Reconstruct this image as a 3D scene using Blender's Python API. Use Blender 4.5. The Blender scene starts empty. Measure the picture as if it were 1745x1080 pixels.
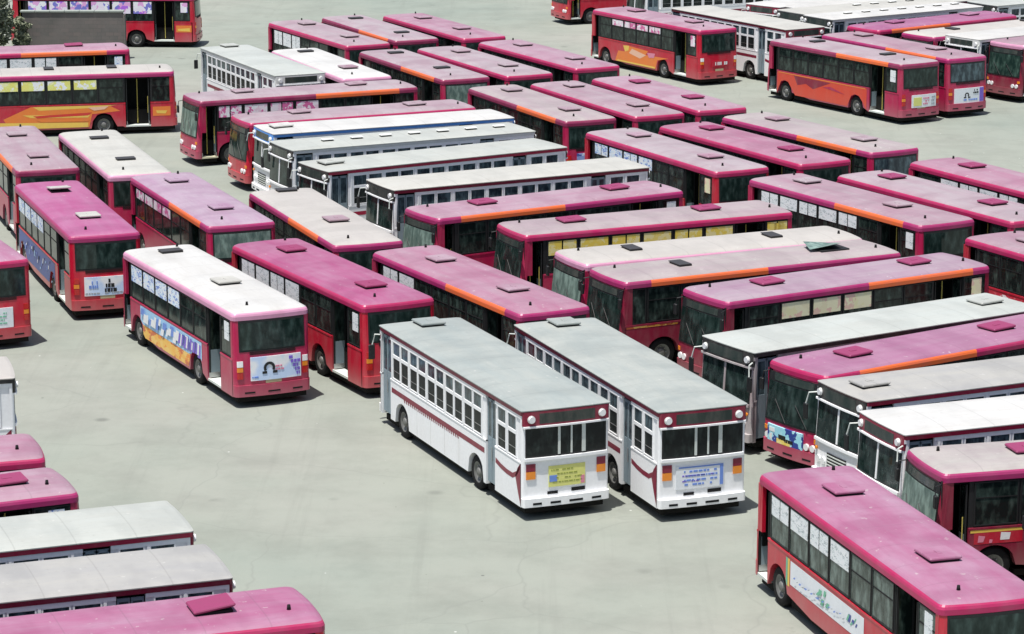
import bpy, math, random
from mathutils import Vector, Matrix
R = math.radians
random.seed(7)
scene = bpy.context.scene

# ------------------------------------------------------------------ camera, world, sun, exposure
cam_d = bpy.data.cameras.new('camera')
cam_d.sensor_width = 36.0
cam_d.sensor_fit = 'HORIZONTAL'
cam_d.lens = 4952.6 / 1745.0 * 36.0
cam_d.clip_start = 1.0
cam_d.clip_end = 3000.0
cam = bpy.data.objects.new('camera', cam_d)
scene.collection.objects.link(cam)
cam.location = (0, 0, 22.83)
cam.rotation_euler = (R(90 - 12.983), 0, 0)
scene.camera = cam

SUN_EL, SUN_AZ = 75.5, 216.0        # azimuth clockwise from +Y
sv = Vector((math.sin(R(SUN_AZ)) * math.cos(R(SUN_EL)), math.cos(R(SUN_AZ)) * math.cos(R(SUN_EL)), math.sin(R(SUN_EL))))
world = bpy.data.worlds.new('World')
scene.world = world
world.use_nodes = True
wt = world.node_tree
sky = wt.nodes.new('ShaderNodeTexSky')
sky.sky_type = 'NISHITA'
sky.sun_disc = False
sky.sun_elevation = R(SUN_EL)
sky.sun_rotation = R(SUN_AZ)
sky.dust_density = 2.5
bg = wt.nodes['Background']
wt.links.new(sky.outputs[0], bg.inputs[0])
bg.inputs[1].default_value = 0.085
sl = bpy.data.lights.new('sun', 'SUN')
sl.energy = 4.4
sl.angle = R(0.5)
sl.color = (1.0, 0.97, 0.92)
so = bpy.data.objects.new('sun', sl)
scene.collection.objects.link(so)
so.rotation_euler = sv.to_track_quat('Z', 'Y').to_euler()
scene.view_settings.view_transform = 'Standard'
scene.view_settings.look = 'None'
scene.view_settings.gamma = 1.0
scene.view_settings.exposure = 0.45

# ------------------------------------------------------------------ materials
MATS = {}


def new_mat(name):
    m = bpy.data.materials.new(name)
    m.use_nodes = True
    return m, m.node_tree, m.node_tree.nodes['Principled BSDF']


def N(t, typ, **kw):
    n = t.nodes.new(typ)
    for k, v in kw.items():
        setattr(n, k, v)
    return n


def mix(t, a, b, f):
    n = N(t, 'ShaderNodeMix', data_type='RGBA')
    for sock, v in ((n.inputs[0], f), (n.inputs[6], a), (n.inputs[7], b)):
        if hasattr(v, 'is_output'):
            t.links.new(v, sock)
        elif isinstance(v, (int, float)):
            sock.default_value = v
        else:
            sock.default_value = (*v[:3], 1)
    return n.outputs[2]


def ramp(t, src, stops, constant=False):
    n = N(t, 'ShaderNodeValToRGB')
    if constant:
        n.color_ramp.interpolation = 'CONSTANT'
    e = n.color_ramp.elements
    while len(e) < len(stops):
        e.new(0.5)
    for el, (p, c) in zip(e, stops):
        el.position = p
        el.color = (*c, 1) if len(c) == 3 else c
    t.links.new(src, n.inputs[0])
    return n.outputs[0]


def objcoord(t, scale=(1, 1, 1), rnd=True):
    tc = N(t, 'ShaderNodeTexCoord')
    mp = N(t, 'ShaderNodeMapping')
    mp.inputs['Scale'].default_value = scale
    t.links.new(tc.outputs['Object'], mp.inputs[0])
    if rnd:
        oi = N(t, 'ShaderNodeObjectInfo')
        mu = N(t, 'ShaderNodeMath', operation='MULTIPLY')
        mu.inputs[1].default_value = 53.0
        t.links.new(oi.outputs['Random'], mu.inputs[0])
        cb = N(t, 'ShaderNodeCombineXYZ')
        for i in range(3):
            t.links.new(mu.outputs[0], cb.inputs[i])
        t.links.new(cb.outputs[0], mp.inputs[1])
    return mp.outputs[0], tc


def noise(t, vec, scale, detail=4, rough=0.55):
    n = N(t, 'ShaderNodeTexNoise')
    n.inputs['Scale'].default_value = scale
    n.inputs['Detail'].default_value = detail
    n.inputs['Roughness'].default_value = rough
    if vec is not None:
        t.links.new(vec, n.inputs['Vector'])
    return n.outputs['Fac']


def paint(name, col, rough=0.35, dirt=0.25, dirtcol=(0.30, 0.27, 0.24), spec=0.5, scale=2.5, low_dust=0.0):
    """weathered paint: base colour with dust blotches and vertical streaks"""
    if name in MATS:
        return MATS[name]
    m, t, b = new_mat(name)
    v, tc = objcoord(t, (1, 1, 0.35))
    f = ramp(t, noise(t, v, scale, 5, 0.65), [(0.42, (0, 0, 0)), (0.75, (dirt,) * 3)])
    c = mix(t, col, dirtcol, f)
    v2, _ = objcoord(t, (3, 3, 3))
    f2 = ramp(t, noise(t, v2, 4, 3, 0.6), [(0.35, (0.0,) * 3), (0.8, (0.22,) * 3)])
    c = mix(t, c, tuple(x * 0.62 for x in col), f2)
    if low_dust:
        sx = N(t, 'ShaderNodeSeparateXYZ')
        t.links.new(tc.outputs['Object'], sx.inputs[0])
        mr = N(t, 'ShaderNodeMapRange')
        t.links.new(sx.outputs[2], mr.inputs[0])
        mr.inputs[1].default_value = 0.3
        mr.inputs[2].default_value = 1.0
        mr.inputs[3].default_value = low_dust
        mr.inputs[4].default_value = 0.0
        c = mix(t, c, dirtcol, mr.outputs[0])
    t.links.new(c, b.inputs['Base Color'])
    b.inputs['Roughness'].default_value = rough
    b.inputs['Specular IOR Level'].default_value = spec
    MATS[name] = m
    return m


def roof_mat(name, col, dust, amount=0.5, stain=None, rough=0.55):
    """roof skin: long streaks of dust, worn along the bus, rust-dark stains near hatches"""
    if name in MATS:
        return MATS[name]
    m, t, b = new_mat(name)
    v, tc = objcoord(t, (0.35, 1.6, 1))
    n1 = noise(t, v, 1.1, 6, 0.6)
    f = ramp(t, n1, [(0.3, (max(0, amount - 0.3),) * 3), (0.7, (min(1, amount + 0.28),) * 3)])
    oi = N(t, 'ShaderNodeObjectInfo')
    mr = N(t, 'ShaderNodeMapRange')
    t.links.new(oi.outputs['Random'], mr.inputs[0])
    mr.inputs[3].default_value = -0.28
    mr.inputs[4].default_value = 0.28
    av = N(t, 'ShaderNodeMath', operation='ADD', use_clamp=True)
    t.links.new(f, av.inputs[0]); t.links.new(mr.outputs[0], av.inputs[1])
    c = mix(t, col, dust, av.outputs[0])
    # bird droppings and bleached spots
    v4, _ = objcoord(t, (1, 1, 1))
    f4 = ramp(t, noise(t, v4, 5.5, 2, 0.5), [(0.70, (0,) * 3), (0.74, (0.45,) * 3)])
    c = mix(t, c, (0.50, 0.49, 0.46), f4)
    v5, _ = objcoord(t, (1, 0.5, 1))
    f5 = ramp(t, noise(t, v5, 0.8, 3, 0.6), [(0.45, (0,) * 3), (0.62, (0.30,) * 3)])
    c = mix(t, c, tuple(x * 0.62 for x in col), f5)
    v2, _ = objcoord(t, (0.5, 5, 1))
    f2 = ramp(t, noise(t, v2, 2.2, 4, 0.7), [(0.5, (0,) * 3), (0.8, (0.35,) * 3)])
    c = mix(t, c, stain or tuple(x * 0.6 for x in dust), f2)
    v3, _ = objcoord(t, (1, 1, 1))
    f3 = ramp(t, noise(t, v3, 9, 3, 0.6), [(0.6, (0,) * 3), (0.75, (0.3,) * 3)])
    c = mix(t, c, tuple(x * 0.55 for x in dust), f3)
    # transverse sheet seams
    sx = N(t, 'ShaderNodeSeparateXYZ')
    t.links.new(tc.outputs['Object'], sx.inputs[0])
    pp = N(t, 'ShaderNodeMath', operation='PINGPONG')
    pp.inputs[1].default_value = 0.7
    t.links.new(sx.outputs[0], pp.inputs[0])
    lt = N(t, 'ShaderNodeMath', operation='LESS_THAN')
    lt.inputs[1].default_value = 0.016
    t.links.new(pp.outputs[0], lt.inputs[0])
    fm = N(t, 'ShaderNodeMath', operation='MULTIPLY')
    fm.inputs[1].default_value = 0.25
    t.links.new(lt.outputs[0], fm.inputs[0])
    c = mix(t, c, tuple(x * 0.4 for x in dust), fm.outputs[0])
    t.links.new(c, b.inputs['Base Color'])
    b.inputs['Roughness'].default_value = rough
    MATS[name] = m
    return m


def rim_mat(name, col, orange=None, ocol=(0.80, 0.15, 0.03)):
    if name in MATS:
        return MATS[name]
    m, t, b = new_mat(name)
    v, tc = objcoord(t)
    f = ramp(t, noise(t, v, 2.0, 5, 0.6), [(0.35, (0.0,) * 3), (0.8, (0.32,) * 3)])
    base = col
    if orange:
        sx = N(t, 'ShaderNodeSeparateXYZ')
        t.links.new(tc.outputs['Object'], sx.inputs[0])
        g = N(t, 'ShaderNodeMath', operation='GREATER_THAN')
        l = N(t, 'ShaderNodeMath', operation='LESS_THAN')
        t.links.new(sx.outputs[0], g.inputs[0])
        t.links.new(sx.outputs[0], l.inputs[0])
        g.inputs[1].default_value = orange[0]
        l.inputs[1].default_value = orange[1]
        mu = N(t, 'ShaderNodeMath', operation='MULTIPLY')
        t.links.new(g.outputs[0], mu.inputs[0])
        t.links.new(l.outputs[0], mu.inputs[1])
        base = mix(t, col, ocol, mu.outputs[0])
    c = mix(t, base, (0.32, 0.13, 0.18), f)
    t.links.new(c, b.inputs['Base Color'])
    b.inputs['Roughness'].default_value = 0.42
    MATS[name] = m
    return m


def ad_mat(name, cols, scale=3.0, stretch=(1, 1, 1), soft=False, w=0):
    """printed artwork: patches of a palette"""
    if name in MATS:
        return MATS[name]
    m, t, b = new_mat(name)
    v, tc = objcoord(t, stretch, rnd=False)
    n = noise(t, v, scale, 2, 0.5) if soft else None
    if not soft:
        vo = N(t, 'ShaderNodeTexVoronoi')
        vo.inputs['Scale'].default_value = scale
        vo.inputs['Randomness'].default_value = 0.9
        nz = N(t, 'ShaderNodeTexNoise')
        nz.inputs['Scale'].default_value = scale * 1.5
        t.links.new(v, nz.inputs['Vector'])
        ad = N(t, 'ShaderNodeMixRGB', blend_type='ADD')
        ad.inputs[0].default_value = 0.35
        t.links.new(v, ad.inputs[1])
        t.links.new(nz.outputs['Color'], ad.inputs[2])
        t.links.new(ad.outputs[0], vo.inputs['Vector'])
        sc = N(t, 'ShaderNodeSeparateColor')
        t.links.new(vo.outputs['Color'], sc.inputs[0])
        n = sc.outputs[0]
    k = len(cols)
    lo, hi = (0.30, 0.70) if soft else (0.0, 1.0)
    stops = [(lo + (hi - lo) * i / k, c) for i, c in enumerate(cols)]
    c = ramp(t, n, stops, constant=not soft)
    t.links.new(c, b.inputs['Base Color'])
    b.inputs['Roughness'].default_value = 0.4
    MATS[name] = m
    return m


def plain(name, col, rough=0.6, metal=0.0, spec=0.5):
    if name in MATS:
        return MATS[name]
    m, t, b = new_mat(name)
    v, tc = objcoord(t)
    f = ramp(t, noise(t, v, 6, 3, 0.6), [(0.35, (0,) * 3), (0.8, (0.3,) * 3)])
    c = mix(t, col, tuple(min(1, x * 0.55 + 0.02) for x in col), f)
    t.links.new(c, b.inputs['Base Color'])
    b.inputs['Roughness'].default_value = rough
    b.inputs['Metallic'].default_value = metal
    b.inputs['Specular IOR Level'].default_value = spec
    MATS[name] = m
    return m


def glass_mat(name, dark=(0.012, 0.02, 0.018), lite=(0.10, 0.15, 0.13), thr=0.55, rough=0.08):
    """dirty tinted glass over a dim interior: blotches of seats and curtains"""
    m, t, b = new_mat(name)
    v, tc = objcoord(t, (2.2, 2.2, 1.0))
    n = noise(t, v, 2.2, 3, 0.55)
    c = ramp(t, n, [(thr - 0.1, dark), (thr + 0.05, tuple((a + c_) / 2.6 for a, c_ in zip(dark, lite))), (thr + 0.22, lite)])
    t.links.new(c, b.inputs['Base Color'])
    b.inputs['Roughness'].default_value = rough
    b.inputs['Specular IOR Level'].default_value = 0.35
    MATS[name] = m
    return m


M = MATS
glass_mat('glass_side', dark=(0.008, 0.014, 0.013), lite=(0.07, 0.105, 0.09), thr=0.54)
glass_mat('glass_end', dark=(0.008, 0.018, 0.016), lite=(0.045, 0.075, 0.068), thr=0.5)
glass_mat('glass_dusty', dark=(0.07, 0.12, 0.105), lite=(0.22, 0.31, 0.27), thr=0.42, rough=0.4)
glass_mat('glass_blue', dark=(0.02, 0.03, 0.04), lite=(0.10, 0.15, 0.17), thr=0.45)
glass_mat('open_dark', dark=(0.006, 0.009, 0.009), lite=(0.04, 0.055, 0.05), thr=0.56, rough=0.5)
plain('rubber', (0.012, 0.012, 0.013), 0.8, spec=0.2)
plain('black', (0.008, 0.009, 0.010), 0.6)
plain('interior_dark', (0.008, 0.009, 0.009), 0.9, spec=0.1)
plain('hatch_rose', (0.24, 0.03, 0.10), 0.6)
plain('hatch_lid', (0.035, 0.033, 0.035), 0.6)
plain('chassis_and_shade', (0.015, 0.014, 0.013), 0.9, spec=0.1)
plain('hub_grey', (0.20, 0.20, 0.19), 0.5, 0.3)
plain('steel', (0.45, 0.46, 0.46), 0.35, 0.8)
plain('cream', (0.62, 0.60, 0.42), 0.6)
plain('step_white', (0.62, 0.66, 0.62), 0.6)
plain('seat_grey', (0.16, 0.20, 0.20), 0.7)
plain('seat_yellow', (0.55, 0.45, 0.10), 0.6)
plain('lamp_red', (0.50, 0.02, 0.02), 0.15)
plain('lamp_orange', (0.85, 0.28, 0.03), 0.15)
plain('lamp_white', (0.85, 0.86, 0.86), 0.12)
plain('plate_white', (0.75, 0.75, 0.70), 0.5)
plain('plate_yellow', (0.46, 0.43, 0.26), 0.6)
paint('red', (0.52, 0.010, 0.035), 0.28, 0.25, (0.42, 0.26, 0.25), low_dust=0.35)
paint('crimson', (0.44, 0.012, 0.075), 0.3, 0.25, (0.38, 0.24, 0.25), low_dust=0.38)
paint('maroon', (0.24, 0.012, 0.04), 0.35, 0.3, (0.30, 0.20, 0.19), low_dust=0.4)
paint('vermilion', (0.66, 0.060, 0.030), 0.3, 0.2, (0.5, 0.2, 0.15), low_dust=0.15)
paint('bus_white', (0.90, 0.91, 0.92), 0.4, 0.16, (0.58, 0.55, 0.52), low_dust=0.08)
paint('trim_maroon', (0.22, 0.008, 0.035), 0.4, 0.2)
paint('trim_black', (0.02, 0.02, 0.02), 0.5, 0.2)
paint('trim_blue', (0.10, 0.32, 0.78), 0.4, 0.2)
paint('trim_red', (0.40, 0.010, 0.05), 0.4, 0.2)
paint('trim_white', (0.68, 0.69, 0.67), 0.4, 0.2)
paint('door_bluegrey', (0.22, 0.29, 0.33), 0.45, 0.25)
paint('header_glass', (0.035, 0.05, 0.045), 0.2, 0.25)
# roof skins
roof_mat('roof_mauve', (0.28, 0.14, 0.195), (0.325, 0.275, 0.295), 0.72)
roof_mat('roof_rose', (0.29, 0.09, 0.165), (0.33, 0.235, 0.28), 0.65)
roof_mat('roof_magenta', (0.285, 0.040, 0.135), (0.33, 0.19, 0.265), 0.55, stain=(0.25, 0.08, 0.15))
roof_mat('roof_violet', (0.26, 0.065, 0.165), (0.31, 0.17, 0.245), 0.52, stain=(0.22, 0.09, 0.15))
roof_mat('roof_orchid', (0.31, 0.052, 0.165), (0.34, 0.16, 0.26), 0.5, stain=(0.27, 0.09, 0.18))
roof_mat('roof_lilac', (0.29, 0.13, 0.24), (0.34, 0.26, 0.32), 0.6)
roof_mat('roof_pale', (0.39, 0.415, 0.395), (0.36, 0.365, 0.335), 0.45, stain=(0.27, 0.28, 0.26))
roof_mat('roof_stone', (0.30, 0.22, 0.25), (0.35, 0.33, 0.31), 0.65)
roof_mat('roof_white', (0.44, 0.44, 0.41), (0.38, 0.37, 0.34), 0.5, stain=(0.30, 0.28, 0.25))
roof_mat('roof_cream', (0.42, 0.40, 0.37), (0.37, 0.35, 0.33), 0.55, stain=(0.33, 0.28, 0.28))
roof_mat('roof_aluminium', (0.245, 0.285, 0.282), (0.33, 0.345, 0.32), 0.5, stain=(0.20, 0.22, 0.22))
roof_mat('roof_bright', (0.51, 0.51, 0.50), (0.42, 0.41, 0.39), 0.38, stain=(0.33, 0.31, 0.29))
rim_mat('rim_pink', (0.42, 0.012, 0.095))
rim_mat('rim_magenta', (0.36, 0.018, 0.125))
rim_mat('rim_dark', (0.24, 0.018, 0.075))
rim_mat('rim_palepink', (0.62, 0.30, 0.45))
# printed boards
SKY, WHT, PUR, NAVY, ORG, YEL, CRM, GRN, BLK, PNK, RED = ((0.30, 0.62, 0.80), (0.82, 0.84, 0.86), (0.22, 0.12, 0.60), (0.03, 0.06, 0.30), (0.80, 0.28, 0.04),
    (0.80, 0.72, 0.15), (0.80, 0.74, 0.50), (0.15, 0.50, 0.25), (0.02, 0.02, 0.03), (0.70, 0.25, 0.45), (0.55, 0.02, 0.05))
ad_mat('ad_sky', [(0.45, 0.70, 0.85), WHT, WHT, (0.55, 0.68, 0.9)], 1.3, soft=True)
ad_mat('ad_purple', [PUR, (0.40, 0.40, 0.80), WHT, (0.3, 0.25, 0.7)], 5.0)
ad_mat('ad_blueside', [(0.25, 0.50, 0.80), WHT, (0.75, 0.85, 0.95), SKY, PUR, (0.10, 0.10, 0.50), WHT], 2.6, (0.7, 1, 2.6))
ad_mat('ad_orangeband', [ORG, (0.85, 0.45, 0.08), (0.85, 0.55, 0.15), (0.6, 0.15, 0.05), (0.85, 0.5, 0.1)], 3.5, (1, 1, 2))
ad_mat('ad_bluewhite', [WHT, SKY, NAVY, WHT, (0.5, 0.7, 0.85), BLK], 4.0, (1, 1, 1.4))
ad_mat('ad_yellow', [YEL, (0.82, 0.78, 0.30), YEL, WHT, (0.85, 0.80, 0.5), (0.25, 0.3, 0.6)], 3.5, (1, 1, 1.5))
ad_mat('ad_swirl', [WHT, (0.35, 0.45, 0.85), WHT, (0.75, 0.80, 0.95), (0.2, 0.3, 0.7)], 3.0, (1, 1, 2.8))
ad_mat('ad_cyan', [(0.35, 0.72, 0.85), (0.35, 0.72, 0.85), (0.45, 0.78, 0.88), (0.40, 0.75, 0.86), NAVY], 4.0)
ad_mat('ad_white', [WHT, WHT, (0.74, 0.76, 0.78), WHT, (0.55, 0.75, 0.65), WHT, (0.5, 0.52, 0.55)], 5.0, (1, 1, 1.6))
ad_mat('ad_longwhite', [WHT, (0.72, 0.82, 0.92), WHT, WHT, (0.30, 0.62, 0.50), WHT, (0.25, 0.35, 0.65), WHT], 3.2, (0.6, 1, 1.6))
ad_mat('ad_creamgreen', [CRM, (0.65, 0.75, 0.35), WHT, (0.8, 0.55, 0.45), CRM], 3.5)
ad_mat('ad_stripes', [(0.80, 0.10, 0.04), (0.85, 0.30, 0.05), (0.86, 0.50, 0.10), (0.80, 0.70, 0.18), (0.70, 0.04, 0.06), (0.86, 0.40, 0.06)], 1.6, (0.22, 1, 2.6), soft=True)
ad_mat('ad_mural', [(0.55, 0.02, 0.06), (0.82, 0.30, 0.06), (0.85, 0.60, 0.25), (0.55, 0.02, 0.06), (0.80, 0.45, 0.40), (0.35, 0.40, 0.08)], 1.9, (0.7, 1, 1.4))
ad_mat('ad_vermilion', [(0.72, 0.07, 0.03), (0.60, 0.04, 0.05), (0.74, 0.10, 0.03), (0.45, 0.03, 0.08)], 0.9, (0.5, 1, 1.5), soft=True)
ad_mat('ad_darkblue', [(0.06, 0.10, 0.35), (0.25, 0.35, 0.65), (0.08, 0.08, 0.12), (0.6, 0.68, 0.8), (0.05, 0.08, 0.25)], 3.0, (0.8, 1, 2))
ad_mat('ad_whitered', [RED, RED, (0.85, 0.8, 0.8), RED, (0.6, 0.1, 0.12)], 5.0, (1, 1, 1.3))
ad_mat('poster_blue', [WHT, (0.75, 0.86, 0.95), WHT, (0.62, 0.78, 0.92), (0.15, 0.25, 0.62)], 9.0, (1, 1, 1.8))
ad_mat('poster_white', [WHT, (0.78, 0.82, 0.84), WHT, (0.82, 0.84, 0.84), WHT, (0.74, 0.80, 0.80), (0.40, 0.46, 0.48)], 11.0, (1, 1, 2.2))
ad_mat('poster_yellow', [(0.82, 0.66, 0.18), (0.84, 0.74, 0.35), (0.82, 0.62, 0.10)], 6.0)
ad_mat('poster_cream', [(0.82, 0.78, 0.48), CRM, (0.80, 0.55, 0.45), (0.84, 0.80, 0.55)], 4.0)
ad_mat('poster_pink', [(0.80, 0.60, 0.70), WHT, (0.65, 0.15, 0.35), (0.82, 0.75, 0.8)], 5.0)
ad_mat('poster_lime', [(0.75, 0.78, 0.25), (0.80, 0.80, 0.45), WHT, (0.76, 0.72, 0.2)], 5.0)
ad_mat('poster_violet', [(0.45, 0.15, 0.75), (0.8, 0.75, 0.85), (0.2, 0.2, 0.6), (0.75, 0.4, 0.7), WHT], 3.5)


for _n, _c in (('sky', (0.38, 0.62, 0.85)), ('purple', (0.20, 0.12, 0.58)), ('white', (0.84, 0.85, 0.86)), ('navy', (0.05, 0.08, 0.32)), ('blue', (0.16, 0.28, 0.70)), ('green', (0.16, 0.50, 0.32)),
               ('grey', (0.40, 0.43, 0.46)), ('yellow', (0.82, 0.55, 0.10)), ('orange', (0.80, 0.22, 0.04)), ('peach', (0.82, 0.50, 0.35)), ('pink', (0.72, 0.25, 0.35)), ('red2', (0.62, 0.04, 0.03)),
               ('lime', (0.72, 0.72, 0.22)), ('olive', (0.30, 0.34, 0.06))):
    paint('flat_' + _n, _c, 0.4, 0.2, tuple(x * .6 + .1 for x in _c))
paint('ad_board', (0.80, 0.83, 0.86), 0.35, 0.2, (0.55, 0.60, 0.66))


# ------------------------------------------------------------------ mesh builder
class MB:
    def __init__(self):
        self.v, self.f, self.m, self.slots = [], [], [], []

    def s(self, mat):
        if mat not in self.slots:
            self.slots.append(mat)
        return self.slots.index(mat)

    def face(self, pts, mat):
        i = len(self.v)
        self.v += [tuple(p) for p in pts]
        self.f.append(tuple(range(i, i + len(pts))))
        self.m.append(self.s(mat))

    def box(self, x0, x1, y0, y1, z0, z1, mat, b=0.0):
        x0, x1 = min(x0, x1), max(x0, x1)
        y0, y1 = min(y0, y1), max(y0, y1)
        i = len(self.v)
        k = self.s(mat)
        if b <= 0:
            self.v += [(x, y, z) for z in (z0, z1) for y in (y0, y1) for x in (x0, x1)]
            for q in ((0, 2, 3, 1), (4, 5, 7, 6), (0, 1, 5, 4), (2, 6, 7, 3), (0, 4, 6, 2), (1, 3, 7, 5)):
                self.f.append(tuple(i + a for a in q)); self.m.append(k)
        else:
            def ring(d, z):
                return [(x0 + b + d, y0 + d, z), (x1 - b - d, y0 + d, z), (x1 - d, y0 + b + d, z), (x1 - d, y1 - b - d, z),
                        (x1 - b - d, y1 - d, z), (x0 + b + d, y1 - d, z), (x0 + d, y1 - b - d, z), (x0 + d, y0 + b + d, z)]
            rs = [ring(b * .6, z0), ring(0, z0 + b), ring(0, z1 - b), ring(b * .6, z1)]
            for r_ in rs:
                self.v += r_
            for a in range(3):
                for j in range(8):
                    jn = (j + 1) % 8
                    self.f.append((i + a * 8 + j, i + a * 8 + jn, i + a * 8 + 8 + jn, i + a * 8 + 8 + j)); self.m.append(k)
            self.f.append(tuple(i + j for j in reversed(range(8)))); self.m.append(k)
            self.f.append(tuple(i + 24 + j for j in range(8))); self.m.append(k)

    def cyl(self, c, r, h, axis, mat, n=20, r2=None, hole=0.0):
        """solid cylinder centred on c along axis; optional inner hole radius"""
        r2 = r if r2 is None else r2
        i = len(self.v)
        k = self.s(mat)
        for s_, rr in ((-.5, r), (.5, r2)):
            for j in range(n):
                a = 2 * math.pi * j / n
                u, w = rr * math.cos(a), rr * math.sin(a)
                p = {'x': (s_ * h, u, w), 'y': (w, s_ * h, u), 'z': (u, w, s_ * h)}[axis]
                self.v.append((c[0] + p[0], c[1] + p[1], c[2] + p[2]))
        for j in range(n):
            jn = (j + 1) % n
            self.f.append((i + j, i + jn, i + n + jn, i + n + j)); self.m.append(k)
        self.f.append(tuple(i + j for j in reversed(range(n)))); self.m.append(k)
        self.f.append(tuple(i + n + j for j in range(n))); self.m.append(k)

    def lathe_y(self, c, prof, mat, n=24):
        """closed profile [(radius, y offset)] spun round the y axis through c"""
        i = len(self.v)
        k = self.s(mat)
        for rr, yo in prof:
            for j in range(n):
                a = 2 * math.pi * j / n
                self.v.append((c[0] + rr * math.cos(a), c[1] + yo, c[2] + rr * math.sin(a)))
        for a in range(len(prof) - 1):
            for j in range(n):
                jn = (j + 1) % n
                self.f.append((i + a * n + j, i + a * n + jn, i + (a + 1) * n + jn, i + (a + 1) * n + j)); self.m.append(k)

    def tube(self, pts, r, mat, n=6):
        i = len(self.v)
        k = self.s(mat)
        P = [Vector(p) for p in pts]
        for a, p in enumerate(P):
            d = (P[min(a + 1, len(P) - 1)] - P[max(a - 1, 0)]).normalized()
            u = d.orthogonal().normalized() if abs(d.z) > .9 else d.cross(Vector((0, 0, 1))).normalized()
            w = d.cross(u)
            for j in range(n):
                t_ = 2 * math.pi * j / n
                self.v.append(tuple(p + u * (r * math.cos(t_)) + w * (r * math.sin(t_))))
        for a in range(len(P) - 1):
            for j in range(n):
                jn = (j + 1) % n
                self.f.append((i + a * n + j, i + a * n + jn, i + (a + 1) * n + jn, i + (a + 1) * n + j)); self.m.append(k)
        self.f.append(tuple(i + j for j in reversed(range(n)))); self.m.append(k)
        self.f.append(tuple(i + (len(P) - 1) * n + j for j in range(n))); self.m.append(k)

    def mesh(self, name, dx=0.0, smooth=False):
        me = bpy.data.meshes.new(name)
        me.from_pydata([(v[0] + dx, v[1], v[2]) for v in self.v], [], self.f)
        for s_ in self.slots:
            me.materials.append(MATS[s_])
        me.polygons.foreach_set('material_index', self.m)
        if smooth:
            me.polygons.foreach_set('use_smooth', [True] * len(self.f))
        me.update()
        return me


# ------------------------------------------------------------------ shared vehicle geometry
class Spec:
    pass


PK = Spec()     # low-floor red city bus
PK.L, PK.w, PK.r, PK.bul, PK.H = 11.0, 1.25, 0.17, 0.07, 3.05
PK.zb, PK.zsill, PK.zrim = 0.34, 1.52, 2.74
PK.leanF, PK.leanR = 0.16, 0.07
PK.wheels = (3.55, 9.35)
PK.doorsL = ((1.30, 2.50), (10.05, 10.78))
WH = Spec()     # older truck-based white bus
WH.L, WH.w, WH.r, WH.bul, WH.H = 11.1, 1.27, 0.08, 0.05, 3.10
WH.zb, WH.zsill, WH.zrim = 0.36, 1.62, 2.90
WH.leanF, WH.leanR = 0.10, 0.0
WH.wheels = (3.35, 9.15)
WH.doorsL = ((1.95, 2.60), (10.1, 10.85))


def end_x(S, end, y, z, off=0.0):
    """x of the end surface at y, z; off pushes outward"""
    a = abs(y)
    flat = S.w - S.r
    if a <= flat:
        x = S.bul * (a / flat) ** 2
    else:
        d = min(a - flat, S.r)
        x = S.bul + S.r - math.sqrt(max(0, S.r ** 2 - d * d))
    lean = S.leanF if end == 'F' else S.leanR
    if z > 1.3:
        x += lean * (min(z, S.zrim) - 1.3) / (S.zrim - 1.3)
    x -= off
    return x if end == 'R' else S.L - x


def end_ys(S, y0, y1, n=6):
    flat = S.w - S.r
    ys = set([y0, y1])
    for i in range(n + 1):
        ys.add(y0 + (y1 - y0) * i / n)
    for s_ in (-1, 1):
        for i in range(5):
            y = s_ * (flat + S.r * math.sin(i * math.pi / 8))
            if y0 < y < y1:
                ys.add(y)
    return sorted(ys)


def end_patch(mb, S, end, y0, y1, z0, z1, mat, off=0.0, ret=0.03, nz=1):
    """curved board following the end wall, standing off by off, with side returns"""
    ys = end_ys(S, y0, y1)
    zs = [z0 + (z1 - z0) * i / nz for i in range(nz + 1)]
    P = lambda y, z, o: (end_x(S, end, y, z, o), y, z)
    fl = end == 'F'
    def q(a, b, c, d):
        mb.face((a, b, c, d) if fl else (d, c, b, a), mat)
    for ya, yb in zip(ys, ys[1:]):
        for za, zb in zip(zs, zs[1:]):
            q(P(ya, za, off), P(yb, za, off), P(yb, zb, off), P(ya, zb, off))
        q(P(ya, z1, off), P(yb, z1, off), P(yb, z1, off - ret), P(ya, z1, off - ret))
        q(P(ya, z0, off - ret), P(yb, z0, off - ret), P(yb, z0, off), P(ya, z0, off))
    for y, a in ((y0, 0), (y1, 1)):
        for za, zb in zip(zs, zs[1:]):
            pts = (P(y, za, off - ret), P(y, za, off), P(y, zb, off), P(y, zb, off - ret))
            if a:
                pts = pts[::-1]
            mb.face(pts if fl else pts[::-1], mat)


def arch_z(S, x, ra=0.60, cz=0.50):
    z = S.zb
    for c in S.wheels:
        d = abs(x - c)
        if d < ra:
            z = max(z, cz + math.sqrt(ra * ra - d * d) * 0.92)
    return z


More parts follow.
